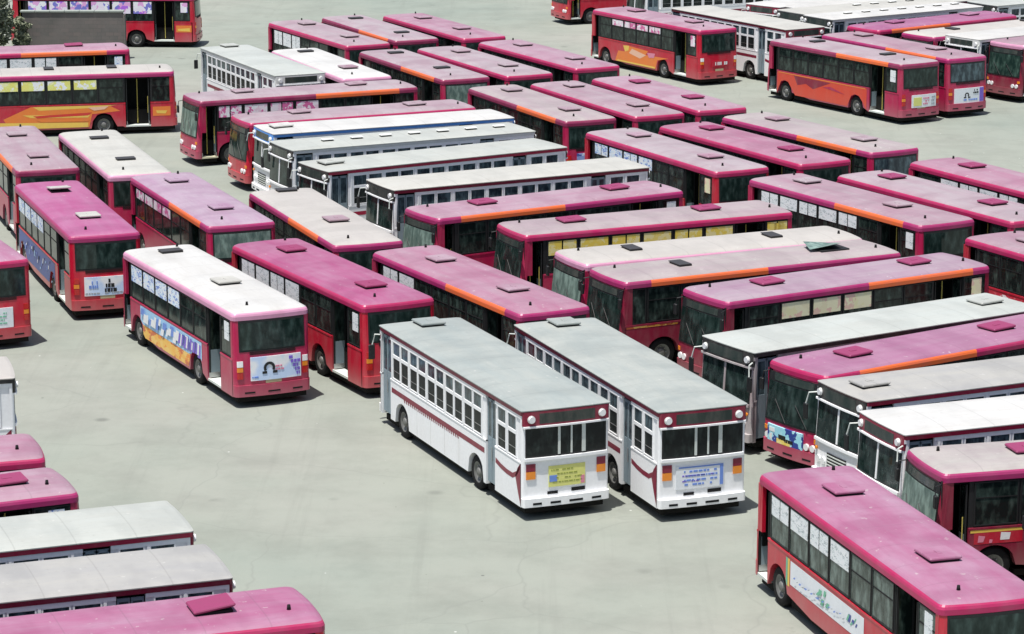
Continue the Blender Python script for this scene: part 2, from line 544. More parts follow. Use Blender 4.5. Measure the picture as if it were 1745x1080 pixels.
def side_panel(mb, S, side, doors, mat, z1, ra=0.60, th=0.05):
    xs = {S.bul + S.r, S.L - S.bul - S.r, 0.9, 5.2, 7.2}
    for c in S.wheels:
        for i in range(13):
            xs.add(round(c - ra + 2 * ra * i / 12, 4))
    for a, b in doors:
        xs.add(a); xs.add(b)
    xs = sorted(xs)
    y = S.w * side
    yi = (S.w - th) * side
    yl = (S.w - 0.22) * side
    for xa, xb in zip(xs, xs[1:]):
        if any(a <= (xa + xb) / 2 <= b for a, b in doors):
            continue
        za, zb_ = arch_z(S, xa, ra), arch_z(S, xb, ra)
        # upright jump at arch feet
        if za == S.zb and zb_ > S.zb + 0.1:
            za = max(S.zb, za)
        pts = [(xa, y, za), (xb, y, zb_), (xb, y, z1), (xa, y, z1)]
        mb.face(pts if side < 0 else pts[::-1], mat)
        lip = [(xa, y, za), (xa, yl, za), (xb, yl, zb_), (xb, y, zb_)]
        mb.face(lip, mat)
    for a, b in doors:
        for x in (a, b):
            mb.face([(x, y, S.zb), (x, yl, S.zb), (x, yl, z1), (x, y, z1)], mat)


def roof_outline(S, ins, z):
    """closed loop of plan points at height z, inset ins"""
    pts = []
    n = 7
    ys = end_ys(S, -S.w, S.w, 8)
    for y in ys:                                  # front, from -w to w
        pts.append((end_x(S, 'F', y, 3.0), y))
    for i in range(1, 12):                        # left side
        pts.append((S.L - S.leanF - S.bul - S.r - (S.L - .6) * i / 12, S.w))
    for y in reversed(ys):
        pts.append((end_x(S, 'R', y, 3.0), y))
    for i in range(1, 12):
        pts.append((S.leanR + S.bul + S.r + (S.L - .6) * i / 12, -S.w))
    cx = S.L / 2
    return [(cx + (p[0] - cx) * (1 - ins / cx), p[1] * (1 - ins / S.w), z) for p in pts]


def roof_mesh(S, layers, zin):
    """layers: [(inset, z, material name of band above)]"""
    mb = MB()
    loops = [roof_outline(S, d, z) for d, z, _ in layers]
    n = len(loops[0])
    for l in loops:
        mb.v += l
    for a in range(len(loops) - 1):
        k = mb.s(layers[a][2])
        for j in range(n):
            jn = (j + 1) % n
            mb.f.append((a * n + j, a * n + jn, (a + 1) * n + jn, (a + 1) * n + j)); mb.m.append(k)
    mb.f.append(tuple(range((len(loops) - 1) * n, len(loops) * n)))
    mb.m.append(mb.s(layers[-1][2]))
    i = len(mb.v)
    mb.v += roof_outline(S, 0.02, zin)
    mb.f.append(tuple(i + j for j in reversed(range(n)))); mb.m.append(mb.s(layers[0][2]))
    return mb


CACHE = {}


def cached(key, fn, smooth=False, S=PK):
    if key not in CACHE:
        mb = fn()
        CACHE[key] = mb.mesh(key[0] if isinstance(key, tuple) else key, -S.L / 2, smooth)
    return CACHE[key]


def link(name, me, parent=None, loc=(0, 0, 0)):
    o = bpy.data.objects.new(name, me)
    scene.collection.objects.link(o)
    o.parent = parent
    o.location = loc
    return o


def root(name, label, cat, loc, rz, group=None):
    o = bpy.data.objects.new(name, None)
    scene.collection.objects.link(o)
    o.location = loc
    o.rotation_euler = (0, 0, rz)
    o['label'] = label
    o['category'] = cat
    if group:
        o['group'] = group
    return o


# ---- wheels
def tyre_mb():
    mb = MB()
    mb.lathe_y((0, 0, 0), [(.30, .13), (.44, .14), (.485, .11), (.49, 0), (.485, -.11), (.44, -.14), (.30, -.13), (.30, .13)], 'rubber', 24)
    return mb


def rim_wheel_mb(side):
    mb = MB()
    s_ = side
    mb.lathe_y((0, 0, 0), [(.31, .12 * s_), (.29, .13 * s_), (.26, .05 * s_), (.14, .03 * s_), (.13, .10 * s_), (.10, .13 * s_), (.001, .13 * s_)], 'hub_grey', 20)
    for j in range(8):
        a = j * math.pi / 4
        mb.cyl((.19 * math.cos(a), .05 * s_, .19 * math.sin(a)), .018, .05, 'y', 'steel', 6)
    return mb


def wheels(S, rt):
    for c in S.wheels:
        for s_ in (1, -1):
            w = link('wheel', cached('tyre', tyre_mb, True, ZERO), rt, (c - S.L / 2, s_ * (S.w - .19), .49))
            link('rim', cached(('rim', s_), lambda: rim_wheel_mb(s_), True, ZERO), w)


class ZS:
    L = 0.0


ZERO = ZS()


def tyre_mb_shift():
    return tyre_mb()


# ------------------------------------------------------------------ red low-floor city bus
def pk_body(paintname, doors):
    def fn():
        S = PK
        mb = MB()
        side_panel(mb, S, 1, doors, paintname, S.zsill)
        side_panel(mb, S, -1, (), paintname, S.zsill)
        for e in 'RF':
            end_patch(mb, S, e, -S.w, S.w, S.zb + .06, S.zrim, paintname, 0, .05, nz=6)
        # corner posts beside the doors and band behind glass
        xa, xb = S.bul + S.r + .0, S.L - S.bul - S.r
        for s_ in (1, -1):
            dd = doors if s_ > 0 else ()
            edges = [xa]
            for a, b in dd:
                edges += [a, b]
            edges.append(xb)
            for x0, x1 in zip(edges[::2], edges[1::2]):
                y0, y1 = s_ * (S.w - .035), s_ * (S.w - .09)
                mb.box(x0, x1, y0, y1, S.zsill + .001, S.zrim + .05, 'black')
                # painted waist ledge
                mb.box(x0, x1, s_ * (S.w - .09), s_ * (S.w + .012), S.zsill - .04, S.zsill + .015, paintname)
            for x0, x1 in ((xa, xa + .13), (xb - .10 - S.leanF, xb)):
                mb.box(x0 - .02, x1, s_ * (S.w - .1), s_ * (S.w - .004), S.zsill + .016, S.zrim, paintname)
        return mb
    return fn


def under(mb, S):
    # axles, and dark filler boxes added to block light under the floor
    zt = S.zb - .005
    r, f = S.wheels
    mb.box(.14, r - .62, -S.w + .12, S.w - .12, .17, zt, 'chassis_and_shade')
    mb.box(r + .62, f - .62, -S.w + .12, S.w - .12, .17, zt, 'chassis_and_shade')
    mb.box(f + .62, S.L - .30, -S.w + .12, S.w - .12, .17, zt, 'chassis_and_shade')
    mb.box(r - .62, f + .62, -.80, .80, .24, zt, 'chassis_and_shade')
    mb.cyl((r, 0, .49), .16, 1.6, 'y', 'chassis_and_shade', 10)
    mb.cyl((f, 0, .49), .10, 1.6, 'y', 'chassis_and_shade', 10)


def pk_core(doors, leaf=True):
    def fn():
        S = PK
        mb = MB()
        wi = S.w - .10
        edges = [.28]
        for a, b in doors:
            edges += [a, b]
        edges.append(S.L - .36)
        for x0, x1 in zip(edges[::2], edges[1::2]):
            mb.box(x0, x1, -wi, wi, 1.12, S.zrim + .02, 'interior_dark')
        for a, b in doors:
            mb.box(a, b, -wi, .35, 1.12, S.zrim + .02, 'interior_dark')
            mb.box(a, b, .34, wi, S.zrim - .08, S.zrim + .02, 'interior_dark')
            mb.box(a + .01, b - .01, .30, .36, .42, 1.12, 'seat_grey')
            mb.box(a - .05, a - .005, .35, wi, .36, 1.13, 'seat_grey')
            mb.box(b + .005, b + .05, .35, wi, .36, 1.13, 'seat_grey')
        mb.box(.4, S.L - .4, -.86, .86, .34, 1.125, 'chassis_and_shade')
        under(mb, S)
        return mb
    return fn


def pk_window(x0, x1, z0, z1, side, split, seed=0, glass='glass_side'):
    def fn():
        S = PK
        mb = MB()
        y = side * (S.w - .035)
        yo = side * (S.w - .006)
        g = side * (S.w - .020)
        f = .035
        mb.box(x0 + f, x1 - f, y, g, z0 + f, z1 - f, glass)
        for a, b, c, d in ((x0, x1, z0, z0 + f), (x0, x1, z1 - f, z1), (x0, x0 + f, z0 + f, z1 - f), (x1 - f, x1, z0 + f, z1 - f)):
            mb.box(a, b, y, yo, c, d, 'black')
        if split:
            zm = z0 + (z1 - z0) * .62
            mb.box(x0 + f, x1 - f, y, yo - side * .004, zm, zm + .03, 'rubber')
        return mb
    return fn


def pk_hatch(mat, style=0):
    def fn():
        mb = MB()
        if mat == 'rubber':
            mb.box(-.22, .22, -.36, .36, -.04, .05, 'black')
            mb.box(-.20, .26, -.38, .38, .051, .08, 'hatch_lid', .01)
            return mb
        mb.box(-.40, .40, -.34, .34, -.04, .055, 'rubber')  # dark base, its colour paints the shadow line below the lid
        if style == 2:      # broken open hatch, dark hole with bent lid
            mb.box(-.55, .55, -.48, .48, -.03, .05, 'black')
            mb.face([(-.45, -.5, .07), (.62, -.58, .20), (.9, .30, .10), (-.2, .48, .26)], mat)
            mb.face([(-.45, -.5, .065), (-.2, .48, .255), (.9, .30, .095), (.62, -.58, .195)], mat)
        else:
            i = len(mb.v)
            mb.box(-.45, .45, -.39, .39, .035, .10, mat, .025)
            tilt = .12 if style == 1 else .025
            for j in range(i, len(mb.v)):
                x, y, z = mb.v[j]
                mb.v[j] = (x, y, z + tilt * (.45 - x))
            mb.box(-.12, .12, -.06, .06, .07, .125, mat, .01)
        return mb
    return fn


def pk_door(x, d):
    """one folded glazed leaf against its jamb"""
    def fn():
        S = PK
        mb = MB()
        if True:
            y0, y1 = S.w - .46, S.w - .03
            mb.box(x, x + d * .035, y0, y1, .46, .62, 'steel')
            mb.box(x, x + d * .035, y0, y0 + .05, .62, 2.60, 'black')
            mb.box(x, x + d * .035, y1 - .05, y1, .62, 2.60, 'black')
            mb.box(x, x + d * .035, y0, y1, 2.60, 2.66, 'black')
            mb.box(x + d * .01, x + d * .022, y0 + .05, y1 - .05, 1.35, 2.60, 'glass_side')
            mb.box(x + d * .008, x + d * .026, y0 + .05, y1 - .05, .62, 1.35, 'door_bluegrey')
        return mb
    return fn


PK_WIN_L = [(.34, 1.26)] + [(2.56 + i * 1.235, 2.56 + (i + 1) * 1.235 - .05) for i in range(6)]
PK_WIN_R = [(.34, 1.30)] + [(1.36 + i * 1.2, 1.36 + (i + 1) * 1.2 - .05) for i in range(7)] + [(9.80, 10.66)]


def text_free_marks(mb, S, end, spec, off):
    for y0, y1, z0, z1, mat in spec:
        end_patch(mb, S, end, y0, y1, z0, z1, mat, off, .02)


hrnd = random.Random(12)


def make_red_bus(o):
    S = PK
    k, x, y, a = o['pos']
    L2 = S.L / 2
    loc = (x + math.cos(a) * L2, y + math.sin(a) * L2, 0)
    rt = root('red_city_bus', o['label'], 'bus', loc, a, 'red city buses parked in the yard')
    pt = o.get('paint', 'crimson')
    rdoor = o.get('doors', PK.doorsL)
    dk = tuple(rdoor)
    link('body', cached(('body', pt, dk), pk_body(pt, dk)), rt)
    link('interior', cached(('interior', dk), pk_core(dk)), rt)
    rim = o.get('rim', 'rim_pink')
    if o.get('orange'):
        base = {'rim_pink': (0.42, 0.012, 0.095), 'rim_magenta': (0.36, 0.018, 0.125), 'rim_dark': (0.24, 0.018, 0.075)}[rim]
        x0, x1 = o['orange']
        rim = '%s_orange_%.1f_%.1f' % (rim, x0, x1)
        rim_mat(rim, base, (x0 - L2, x1 - L2))
    top = o.get('roof', 'roof_mauve')
    link('roof', cached(('roof', rim, top), lambda: roof_mesh(S, [(-.014, 2.745, rim), (-.014, 2.865, rim), (.006, 2.925, rim), (.035, 2.965, top), (.07, 2.99, top),
         (.12, 3.015, top), (.24, 3.045, top), (.5, 3.07, top), (.85, 3.08, top)], 2.74), False), rt)
    # hatches
    for i, (hx, hm, st) in enumerate(o.get('hatches', ((8.5 + hrnd.uniform(-.5, .4), 'h', 0), (2.6 + hrnd.uniform(-.4, .5), 'h', 0)))):
        hm = {'h': o.get('hmat', top)}.get(hm, hm)
        link('roof_hatch', cached(('roof_hatch', hm, st), pk_hatch(hm, st), False, ZERO), rt, (hx - L2, 0, 3.08))
    me = cached('roof_knob', lambda: knob(), True, ZERO)
    link('roof_knob', me, rt, (.75 - L2, .55, 3.06))
    link('roof_knob', me, rt, (10.2 - L2, -.5, 3.06))
    # side windows
    po = o.get('posters')
    gl = o.get('glass', 'glass_side')
    for s_, wins in ((1, PK_WIN_L), (-1, PK_WIN_R)):
        for i, (x0, x1) in enumerate(wins):
            if s_ > 0 and o.get('nodoor') and False:
                continue
            w = link('window', cached(('window', s_, i, gl), pk_window(x0, x1, S.zsill + .05, S.zrim - .03, s_, 1, 0, gl)), rt)
            if s_ > 0 and po and i in po[1]:
                hh = po[2] if len(po) > 2 else .52
                half = .5 * (x1 - x0)
                def pf():
                    mb = MB()
                    y0, y1 = S.w - .019, S.w - .004
                    if i % 2 or len(po) > 3:
                        mb.box(x0 + .06, x1 - .06, y0, y1, S.zrim - .06 - hh, S.zrim - .07, po[0])
                    else:
                        mb.box(x0 + .06, x0 + half - .03, y0, y1, S.zrim - .06 - hh, S.zrim - .07, po[0])
                        mb.box(x0 + half + .03, x1 - .06, y0, y1, S.zrim - .06 - hh, S.zrim - .07, po[0])
                    return mb
                link('window_poster', cached(('window_poster', po[0], i, hh, len(po)), pf), w)
    if o.get('rearposter'):
        def rp():
            mb = MB()
            mb.box(.52, .92, S.w - .019, S.w - .004, 2.05, 2.62, o['rearposter'])
            return mb
        link('window_poster', cached(('window_poster_small', o['rearposter']), rp), rt)
    # front quarter, where the bus has no front door
    # doors
    for j, (da, db) in enumerate(dk):
        for xj, dj in ((da + .05, 1), (db - .05, -1)):
            d = link('door_leaf', cached(('door_leaf', xj, dj), pk_door(xj, dj)), rt)
        link('handrail', cached(('handrail', da, db), lambda: rail(da, db)), rt)
        stc = o.get('step', 'step_white')
        link('step', cached(('step', da, db, stc), lambda: step(da, db, stc)), rt)
    if len(dk) == 1 or o.get('frontwin'):
        w = link('window', cached(('window_cab', gl), pk_window(9.98, 10.70, S.zsill + .02, S.zrim - .03, 1, 0, 0, gl)), rt)
    # ends
    ge = o.get('glass_end', 'glass_end')
    def rearwin():
        mb = MB()
        end_patch(mb, S, 'R', -1.08, 1.08, 1.76, 2.735, 'black', .012, .03, 3)
        end_patch(mb, S, 'R', -1.03, 1.03, 1.82, 2.66, ge, .020, .02, 3)
        return mb
    link('rear_window', cached(('rear_window', ge), rearwin), rt)
    def wsc():
        mb = MB()
        end_patch(mb, S, 'F', -1.14, 1.14, 1.30, 2.70, 'black', .012, .03, 3)
        end_patch(mb, S, 'F', -1.09, 1.09, 1.35, 2.42, ge, .020, .02, 3)
        end_patch(mb, S, 'F', -.85, .85, 2.47, 2.67, 'header_glass', .022, .02, 1)
        return mb
    wsn = link('windscreen', cached(('windscreen', ge), wsc), rt)
    def wip():
        mb = MB()
        for y0 in (-.15, .75):
            p0 = (end_x(S, 'F', y0, 1.36, .05), y0, 1.36)
            p1 = (end_x(S, 'F', y0 - .55, 1.95, .05), y0 - .55, 1.95)
            mb.tube([p0, p1], .012, 'black', 5)
        return mb
    link('wiper', cached('wiper', wip), wsn)
    for s_ in (1, -1):
        def tl():
            mb = MB()
            y0, y1 = sorted((s_ * .98, s_ * 1.16))
            end_patch(mb, S, 'R', y0, y1, .92, 1.12, 'lamp_red', .03, .03)
            end_patch(mb, S, 'R', y0, y1, 1.14, 1.28, 'lamp_orange', .03, .03)
            end_patch(mb, S, 'R', y0, y1, 1.30, 1.48, o.get('lampmat', 'lamp_red'), .03, .03)
            return mb
        link('tail_lamp', cached(('tail_lamp', s_, o.get('lampmat', 0)), tl), rt)
        def hl():
            mb = MB()
            for yy, m_, r_ in ((.98, 'lamp_white', .10), (.74, 'lamp_white', .10)):
                mb.cyl((end_x(S, 'F', s_ * yy, .85, .02), s_ * yy, .85), r_, .06, 'x', m_, 16)
            y0, y1 = sorted((s_ * 1.02, s_ * 1.17))
            end_patch(mb, S, 'F', y0, y1, 1.0, 1.12, 'lamp_orange', .02, .03)
            return mb
        link('headlight', cached(('headlight', s_), hl), rt)
        def mir():
            mb = MB()
            xf = S.L - .25
            mb.tube([(xf, s_ * 1.15, 2.70), (xf + .2, s_ * 1.22, 2.66), (xf + .22, s_ * 1.26, 2.45)], .018, 'black')
            mb.box(xf + .18, xf + .26, s_ * 1.20, s_ * 1.36, 2.12, 2.46, 'black', .02)
            return mb
        if s_ < 0 or a > 3:
            link('mirror', cached(('mirror', s_), mir), rt)
    def bmp(e):
        def fn():
            mb = MB()
            end_patch(mb, S, e, -S.w, S.w, .36, .72, pt, .055, .09, 2)
            for q0, q1 in ((-.95, -.62), (-.2, .2), (.62, .95)):
                end_patch(mb, S, e, q0, q1, .46, .51, 'rubber', .06, .02)
            return mb
        return fn
    link('rear_bumper', cached(('rear_bumper', pt), bmp('R')), rt)
    link('front_bumper', cached(('front_bumper', pt), bmp('F')), rt)
    def npl():
        mb = MB()
        end_patch(mb, S, 'R', -.26, .26, .74, .86, 'plate_yellow', .02, .02)
        return mb
    link('number_plate', cached('number_plate', npl), rt)
    def gr():
        mb = MB()
        for i in range(3):
            end_patch(mb, S, 'R', -.75, .75, 1.66 + i * .035, 1.68 + i * .035, 'rubber', .012, .01)
        return mb
    link('engine_vent', cached('engine_vent', gr), rt)
    # boards
    ra = o.get('rear_ad')
    if ra:
        def fad():
            mb = MB()
            y0, y1, z0, z1 = ra[1] if len(ra) > 1 else (-.92, .72, .90, 1.56)
            end_patch(mb, S, 'R', y0, y1, z0, z1, ra[0], .03, .03)
            for m_ in (ra[2] if len(ra) > 2 else ()):
                if m_[0] == 'r':
                    end_patch(mb, S, 'R', *m_[1:6], .036, .01)
                else:       # arch-shaped mark
                    cy, cz, r_ = m_[1:4]
                    n = 12
                    for i in range(n):
                        t0, t1 = -.6 + i * (math.pi + 1.2) / n, -.6 + (i + 1) * (math.pi + 1.2) / n
                        q = []
                        for rr, tt in ((r_, t0), (r_, t1), (r_ * .55, t1), (r_ * .55, t0)):
                            yy, zz = cy + rr * math.cos(tt), cz + rr * math.sin(tt)
                            q.append((end_x(S, 'R', yy, zz, .037), yy, zz))
                        mb.face(q, m_[4])
                    for sy in (-1, 1):
                        yy = cy + sy * r_ * .9
                        end_patch(mb, S, 'R', yy - .09, yy + .06, cz - r_ * .95, cz - r_ * .55, m_[4], .037, .01)
            return mb
        link('rear_advert_board', cached(('rear_advert_board',) + (str(ra),), fad), rt)
    fa = o.get('front_ad')
    if fa:
        def ffad():
            mb = MB()
            end_patch(mb, S, 'F', -.95, .60, .62, 1.20, fa, .05, .05)
            if fa == 'ad_cyan':
                for (y0, y1, z0, z1, m_) in ((-.5, .1, .72, .86, 'poster_yellow'), (-.42, -.1, .84, .98, 'black'), (-.15, .22, .80, .90, 'black'), (-.85, -.6, 1.0, 1.12, 'ad_white')):
                    end_patch(mb, S, 'F', y0, y1, z0, z1, m_, .056, .01)
            return mb
        link('front_advert_board', cached(('front_advert_board', fa), ffad), rt)
    for gi, sa in enumerate(o.get('side_ad') or ()):
        def sad():
            mb = MB()
            x0, x1, z0, z1, m_ = sa[:5]
            n = 24
            for i in range(n):
                xa, xb = x0 + (x1 - x0) * i / n, x0 + (x1 - x0) * (i + 1) / n
                if any(p < (xa + xb) / 2 < q_ for p, q_ in dk):
                    continue
                ya, yb = [min(max(z0, arch_z(S, q_) + .03 if arch_z(S, q_) > S.zb else z0), z1 - .01) for q_ in (xa, xb)]
                yy = S.w + .006
                mb.face([(xb, yy, yb), (xa, yy, ya), (xa, yy, z1), (xb, yy, z1)], m_)
            for j, (m_, pts) in enumerate(sa[5] if len(sa) > 5 else ()):
                yy = S.w + .009 + .0015 * j
                mb.face([(u, yy, v) for u, v in pts], m_)
            return mb
        link('side_graphic', cached(('side_graphic', str(sa), dk), sad), rt)
    wheels(S, rt)
    return rt


def knob():
    mb = MB()
    mb.cyl((0, 0, .06), .05, .12, 'z', 'rubber', 8, .035)
    return mb


def rail(a, b):
    mb = MB()
    xm = (a + b) / 2
    mb.tube([(xm, PK.w - .35, .5), (xm, PK.w - .35, 2.66)], .02, 'seat_yellow')
    mb.tube([(a + .12, PK.w - .12, 1.0), (a + .12, PK.w - .12, 1.8)], .015, 'seat_yellow')
    return mb


def step(a, b, m):
    mb = MB()
    mb.box(a + .002, b - .002, .40, PK.w - .005, .36, .43, m)
    mb.box(a + .10, b - .10, .37, .40, .44, 1.05, m)
    return mb


# ------------------------------------------------------------------ older white bus
WW = []      # window columns, left
_x = 10.0
cols = [9.30, 8.62, 7.88, 7.20, 6.46, 5.78, 5.04, 4.36, 3.62, 2.94]
for c in cols:
    WW.append((c, c + .56))
WW += [(1.20, 1.74), (.48, 1.02)]
WR = [(c, c + .56) for c in cols] + [(2.2, 2.76), (1.46, 2.02), (.62, 1.18), (10.1, 10.7)]


def wh_body(sidemat):
    def fn():
        S = WH
        mb = MB()
        side_panel(mb, S, 1, S.doorsL, sidemat, S.zsill, .58)
        side_panel(mb, S, -1, (), sidemat, S.zsill, .58)
        for e in 'RF':
            end_patch(mb, S, e, -S.w, S.w, S.zb + .02, S.zrim, sidemat, 0, .05, nz=4)
        xa, xb = S.bul + S.r, S.L - S.bul - S.r
        for s_ in (1, -1):
            edges = [xa]
            for a, b in (S.doorsL if s_ > 0 else ()):
                edges += [a, b]
            edges.append(xb)
            for x0, x1 in zip(edges[::2], edges[1::2]):
                mb.box(x0, x1, s_ * (S.w - .08), s_ * (S.w - .025), S.zsill, S.zrim, sidemat)
                mb.box(x0, x1, s_ * (S.w - .08), s_ * (S.w + .012), S.zsill - .05, S.zsill - .01, sidemat)
                mb.box(x0, x1, s_ * (S.w - .024), s_ * (S.w + .004), S.zrim - .10, S.zrim, sidemat)
            # posts between pairs of windows
            for x in (1.10, 2.86, 4.28, 5.70, 7.12, 8.54, 9.98) if s_ > 0 else (1.30, 2.86, 4.28, 5.70, 7.12, 8.54, 9.98):
                mb.box(x - .055, x + .015, s_ * (S.w - .024), s_ * (S.w + .01), S.zsill, S.zrim - .10, sidemat)
            # lower skirt seams
            for x in (4.6, 5.7, 6.8, 7.9):
                mb.box(x - .01, x + .01, s_ * (S.w - .01), s_ * (S.w + .006), S.zb + .04, 1.2, 'trim_white')
        return mb
    return fn


def wh_core():
    S = WH
    mb = MB()
    wi = S.w - .09
    edges = [.16]
    for a, b in S.doorsL:
        edges += [a, b]
    edges.append(S.L - .25)
    for x0, x1 in zip(edges[::2], edges[1::2]):
        mb.box(x0, x1, -wi, wi, 1.12, S.zrim, 'interior_dark')
    for a, b in S.doorsL:
        mb.box(a, b, -wi, .5, 1.12, S.zrim, 'interior_dark')
        mb.box(a, b, .5, wi, S.zrim - .06, S.zrim, 'interior_dark')
        mb.box(a, b, .46, .52, .44, 1.12, 'seat_grey')
    mb.box(.3, S.L - .3, -.86, .86, .34, 1.125, 'chassis_and_shade')
    under(mb, S)
    return mb


def wh_window(x0, x1, side, fm):
    def fn():
        S = WH
        mb = MB()
        ya, yg, yf = side * (S.w - .025), side * (S.w - .015), side * (S.w + .006)
        z0, zm0, zm1, z1 = S.zsill + .06, 2.30, 2.40, 2.78
        mb.box(x0, x1, ya, yg, z0, zm0, 'open_dark')
        mb.box(x0, x1, ya, yg, zm1, z1, 'glass_blue')
        f = .035
        for a, b, c, d in ((x0 - f, x1 + f, z0 - f, z0), (x0 - f, x1 + f, z1, z1 + f), (x0 - f, x0, z0, z1), (x1, x1 + f, z0, z1), (x0, x1, zm0, zm1)):
            mb.box(a, b, ya, yf, c, d, fm)
        mb.box(x0, x1, ya, side * (S.w - .005), 1.90, 1.915, 'steel')
        return mb
    return fn


def make_white_bus(o):
    S = WH
    k, x, y, a = o['pos']
    L2 = S.L / 2
    loc = (x + math.cos(a) * L2, y + math.sin(a) * L2, 0)
    rt = root('white_city_bus', o['label'], 'bus', loc, a, 'white city buses parked in the yard')
    C = lambda key, fn, sm=False: cached(key, fn, sm, WH)
    trim = o.get('trim', 'trim_maroon')
    bd = o.get('paint', 'bus_white')
    hd = o.get('header', 'trim_maroon')
    link('body', C(('body_w', bd), wh_body(bd)), rt)
    link('interior', C('interior_w', wh_core), rt)
    top = o.get('roof', 'roof_aluminium')
    link('roof', C(('roof_w', trim, top), lambda: roof_mesh(S, [(-.02, 2.902, trim), (-.02, 3.015, top), (-.045, 3.025, top), (-.045, 3.05, top), (.05, 3.08, top), (.3, 3.11, top), (.7, 3.135, top), (1.0, 3.14, top)], 2.90)), rt)
    if o.get('hatch', True):
        hx = o.get('hx', 10.2)
        link('roof_hatch', cached(('roof_hatch', top, 0), pk_hatch(top, 0), False, ZERO), rt, (hx - L2, 0, 3.135))
    for i in range(o.get('ridge', 0)):
        link('roof_vent', cached('roof_vent', wh_vent, False, ZERO), rt, ((1.2 + i * 1.3) - L2, .15, 3.14))
    for s_, wins in ((1, WW), (-1, WR)):
        for i, (x0, x1) in enumerate(wins):
            link('window', C(('window_w', s_, i, bd), wh_window(x0, x1, s_, bd)), rt)
    def dr(x0, x1):
        def fn():
            mb = MB()
            if True:
                y0, y1 = S.w - .09, S.w - .05
                mb.box(x0, x1, y0, y1, .46, 1.75, 'door_bluegrey')
                mb.box(x0, x0 + .04, y0, y1, 1.75, 2.80, 'door_bluegrey')
                mb.box(x1 - .04, x1, y0, y1, 1.75, 2.80, 'door_bluegrey')
                mb.box(x0 + .04, x1 - .04, y0 + .01, y1 - .01, 1.75, 2.74, 'glass_blue')
                mb.box(x0, x1, y0, y1, 2.74, 2.82, 'door_bluegrey')
            return mb
        return fn
    for j, (da, db) in enumerate(S.doorsL):
        dm = (da + db) / 2
        d = link('door_leaf', C(('door_w', j, 0), dr(da + .03, dm - .01)), rt)
        link('door_leaf', C(('door_w', j, 1), dr(dm + .01, db - .03)), rt)
        def hn():
            mb = MB()
            mb.tube([((da + db) / 2 - .06, S.w - .02, 1.1), ((da + db) / 2 - .06, S.w - .02, 1.5)], .015, 'steel')
            return mb
        link('handle', C(('handle_w', j), hn), d)
    # painted waist stripe
    def stripe():
        mb = MB()
        st = trim if trim in ('trim_maroon', 'trim_blue', 'trim_red') else 'trim_maroon'
        for s_ in (1, -1):
            y = s_ * (S.w + .004)
            def q(p):
                pts = [(u, y, v) for u, v in p]
                mb.face(pts if s_ < 0 else pts[::-1], st)
            q([(2.70, 1.21), (10.0, 1.21), (10.0, 1.36), (2.70, 1.36)])
            n = 26
            for i in range(n):
                x0 = 4.6 + i * .17
                q([(x0, 1.13), (x0 + .09, 1.13), (x0 + .15, 1.215), (x0 + .06, 1.215)])
            pts = [(1.9, 1.30), (1.5, 1.22), (1.1, 1.18), (.7, 1.18), (.42, 1.30), (.20, 1.55)]
            for (xa, za), (xb, zb_) in zip(pts, pts[1:]):
                q([(xb, zb_ - .14), (xa, za - .14), (xa, za), (xb, zb_)])
            q([(.16, .42), (.34, .75), (.52, 1.16), (.36, 1.40), (.16, 1.58)])
            q([(.62, .75), (.9, .85), (1.0, 1.15), (.6, 1.17)]) if False else None
        return mb
    link('stripe', C(('stripe_w', trim), stripe), rt)
    for e in 'RF':
        def header():
            mb = MB()
            end_patch(mb, S, e, -S.w + .01, S.w - .01, 2.62, 3.0, hd, .05, .07, 1)
            end_patch(mb, S, e, -.82, .80, 2.67, 2.95, 'header_glass', .058, .01, 1)
            end_patch(mb, S, e, -S.w + .02, S.w - .02, 2.565, 2.615, bd, .09, .12, 1)
            return mb
        h = link('destination_board', C(('destination_board', e, hd, bd), header), rt)
        for s_ in (1, -1):
            def lp():
                mb = MB()
                xx = end_x(S, e, s_ * 1.03, 2.8, .08)
                mb.cyl((xx, s_ * 1.03, 2.80), .09, .08, 'x', 'lamp_white', 16)
                mb.cyl((end_x(S, e, s_ * 1.03, 2.8, .055), s_ * 1.03, 2.80), .11, .03, 'x', 'trim_white', 16)
                return mb
            link('roof_lamp', C(('roof_lamp', e, s_), lp), h)

        wg = o.get('wglass', 'glass_end') if e == 'F' else 'open_dark'

        def win():
            mb = MB()
            z0, z1 = (1.78, 2.54) if e == 'R' else (1.55, 2.54)
            end_patch(mb, S, e, -1.18, 1.18, z0 - .05, z1 + .02, 'black', .008, .02, 2)
            end_patch(mb, S, e, -1.13, 1.13, z0, z1, wg, .014, .02, 2)
            bars = (-.50, -.14, .22) if e == 'R' else (0,)
            for i, b_ in enumerate(bars):
                wd = (.055, .025, .035)[i] if e == 'R' else .04
                end_patch(mb, S, e, b_ - wd, b_ + wd, z0, z1, 'step_white' if e == 'R' else bd, .03, .02, 1)
            end_patch(mb, S, e, -1.2, 1.2, z0 - .13, z0 - .05, bd, .06, .06, 1)
            return mb
        link('rear_window' if e == 'R' else 'windscreen', C(('end_window', e, bd, wg), win), rt)

        def bump():
            mb = MB()
            end_patch(mb, S, e, -S.w, S.w, .38, .62, bd, .10, .13, 1)
            for y0, y1 in ((-1.0, -.72), (-.45, -.05), (.2, .5), (.75, 1.0)):
                end_patch(mb, S, e, y0, y1, .44, .50, 'rubber', .106, .01)
            return mb
        link('bumper', C(('bumper', e, bd), bump), rt)
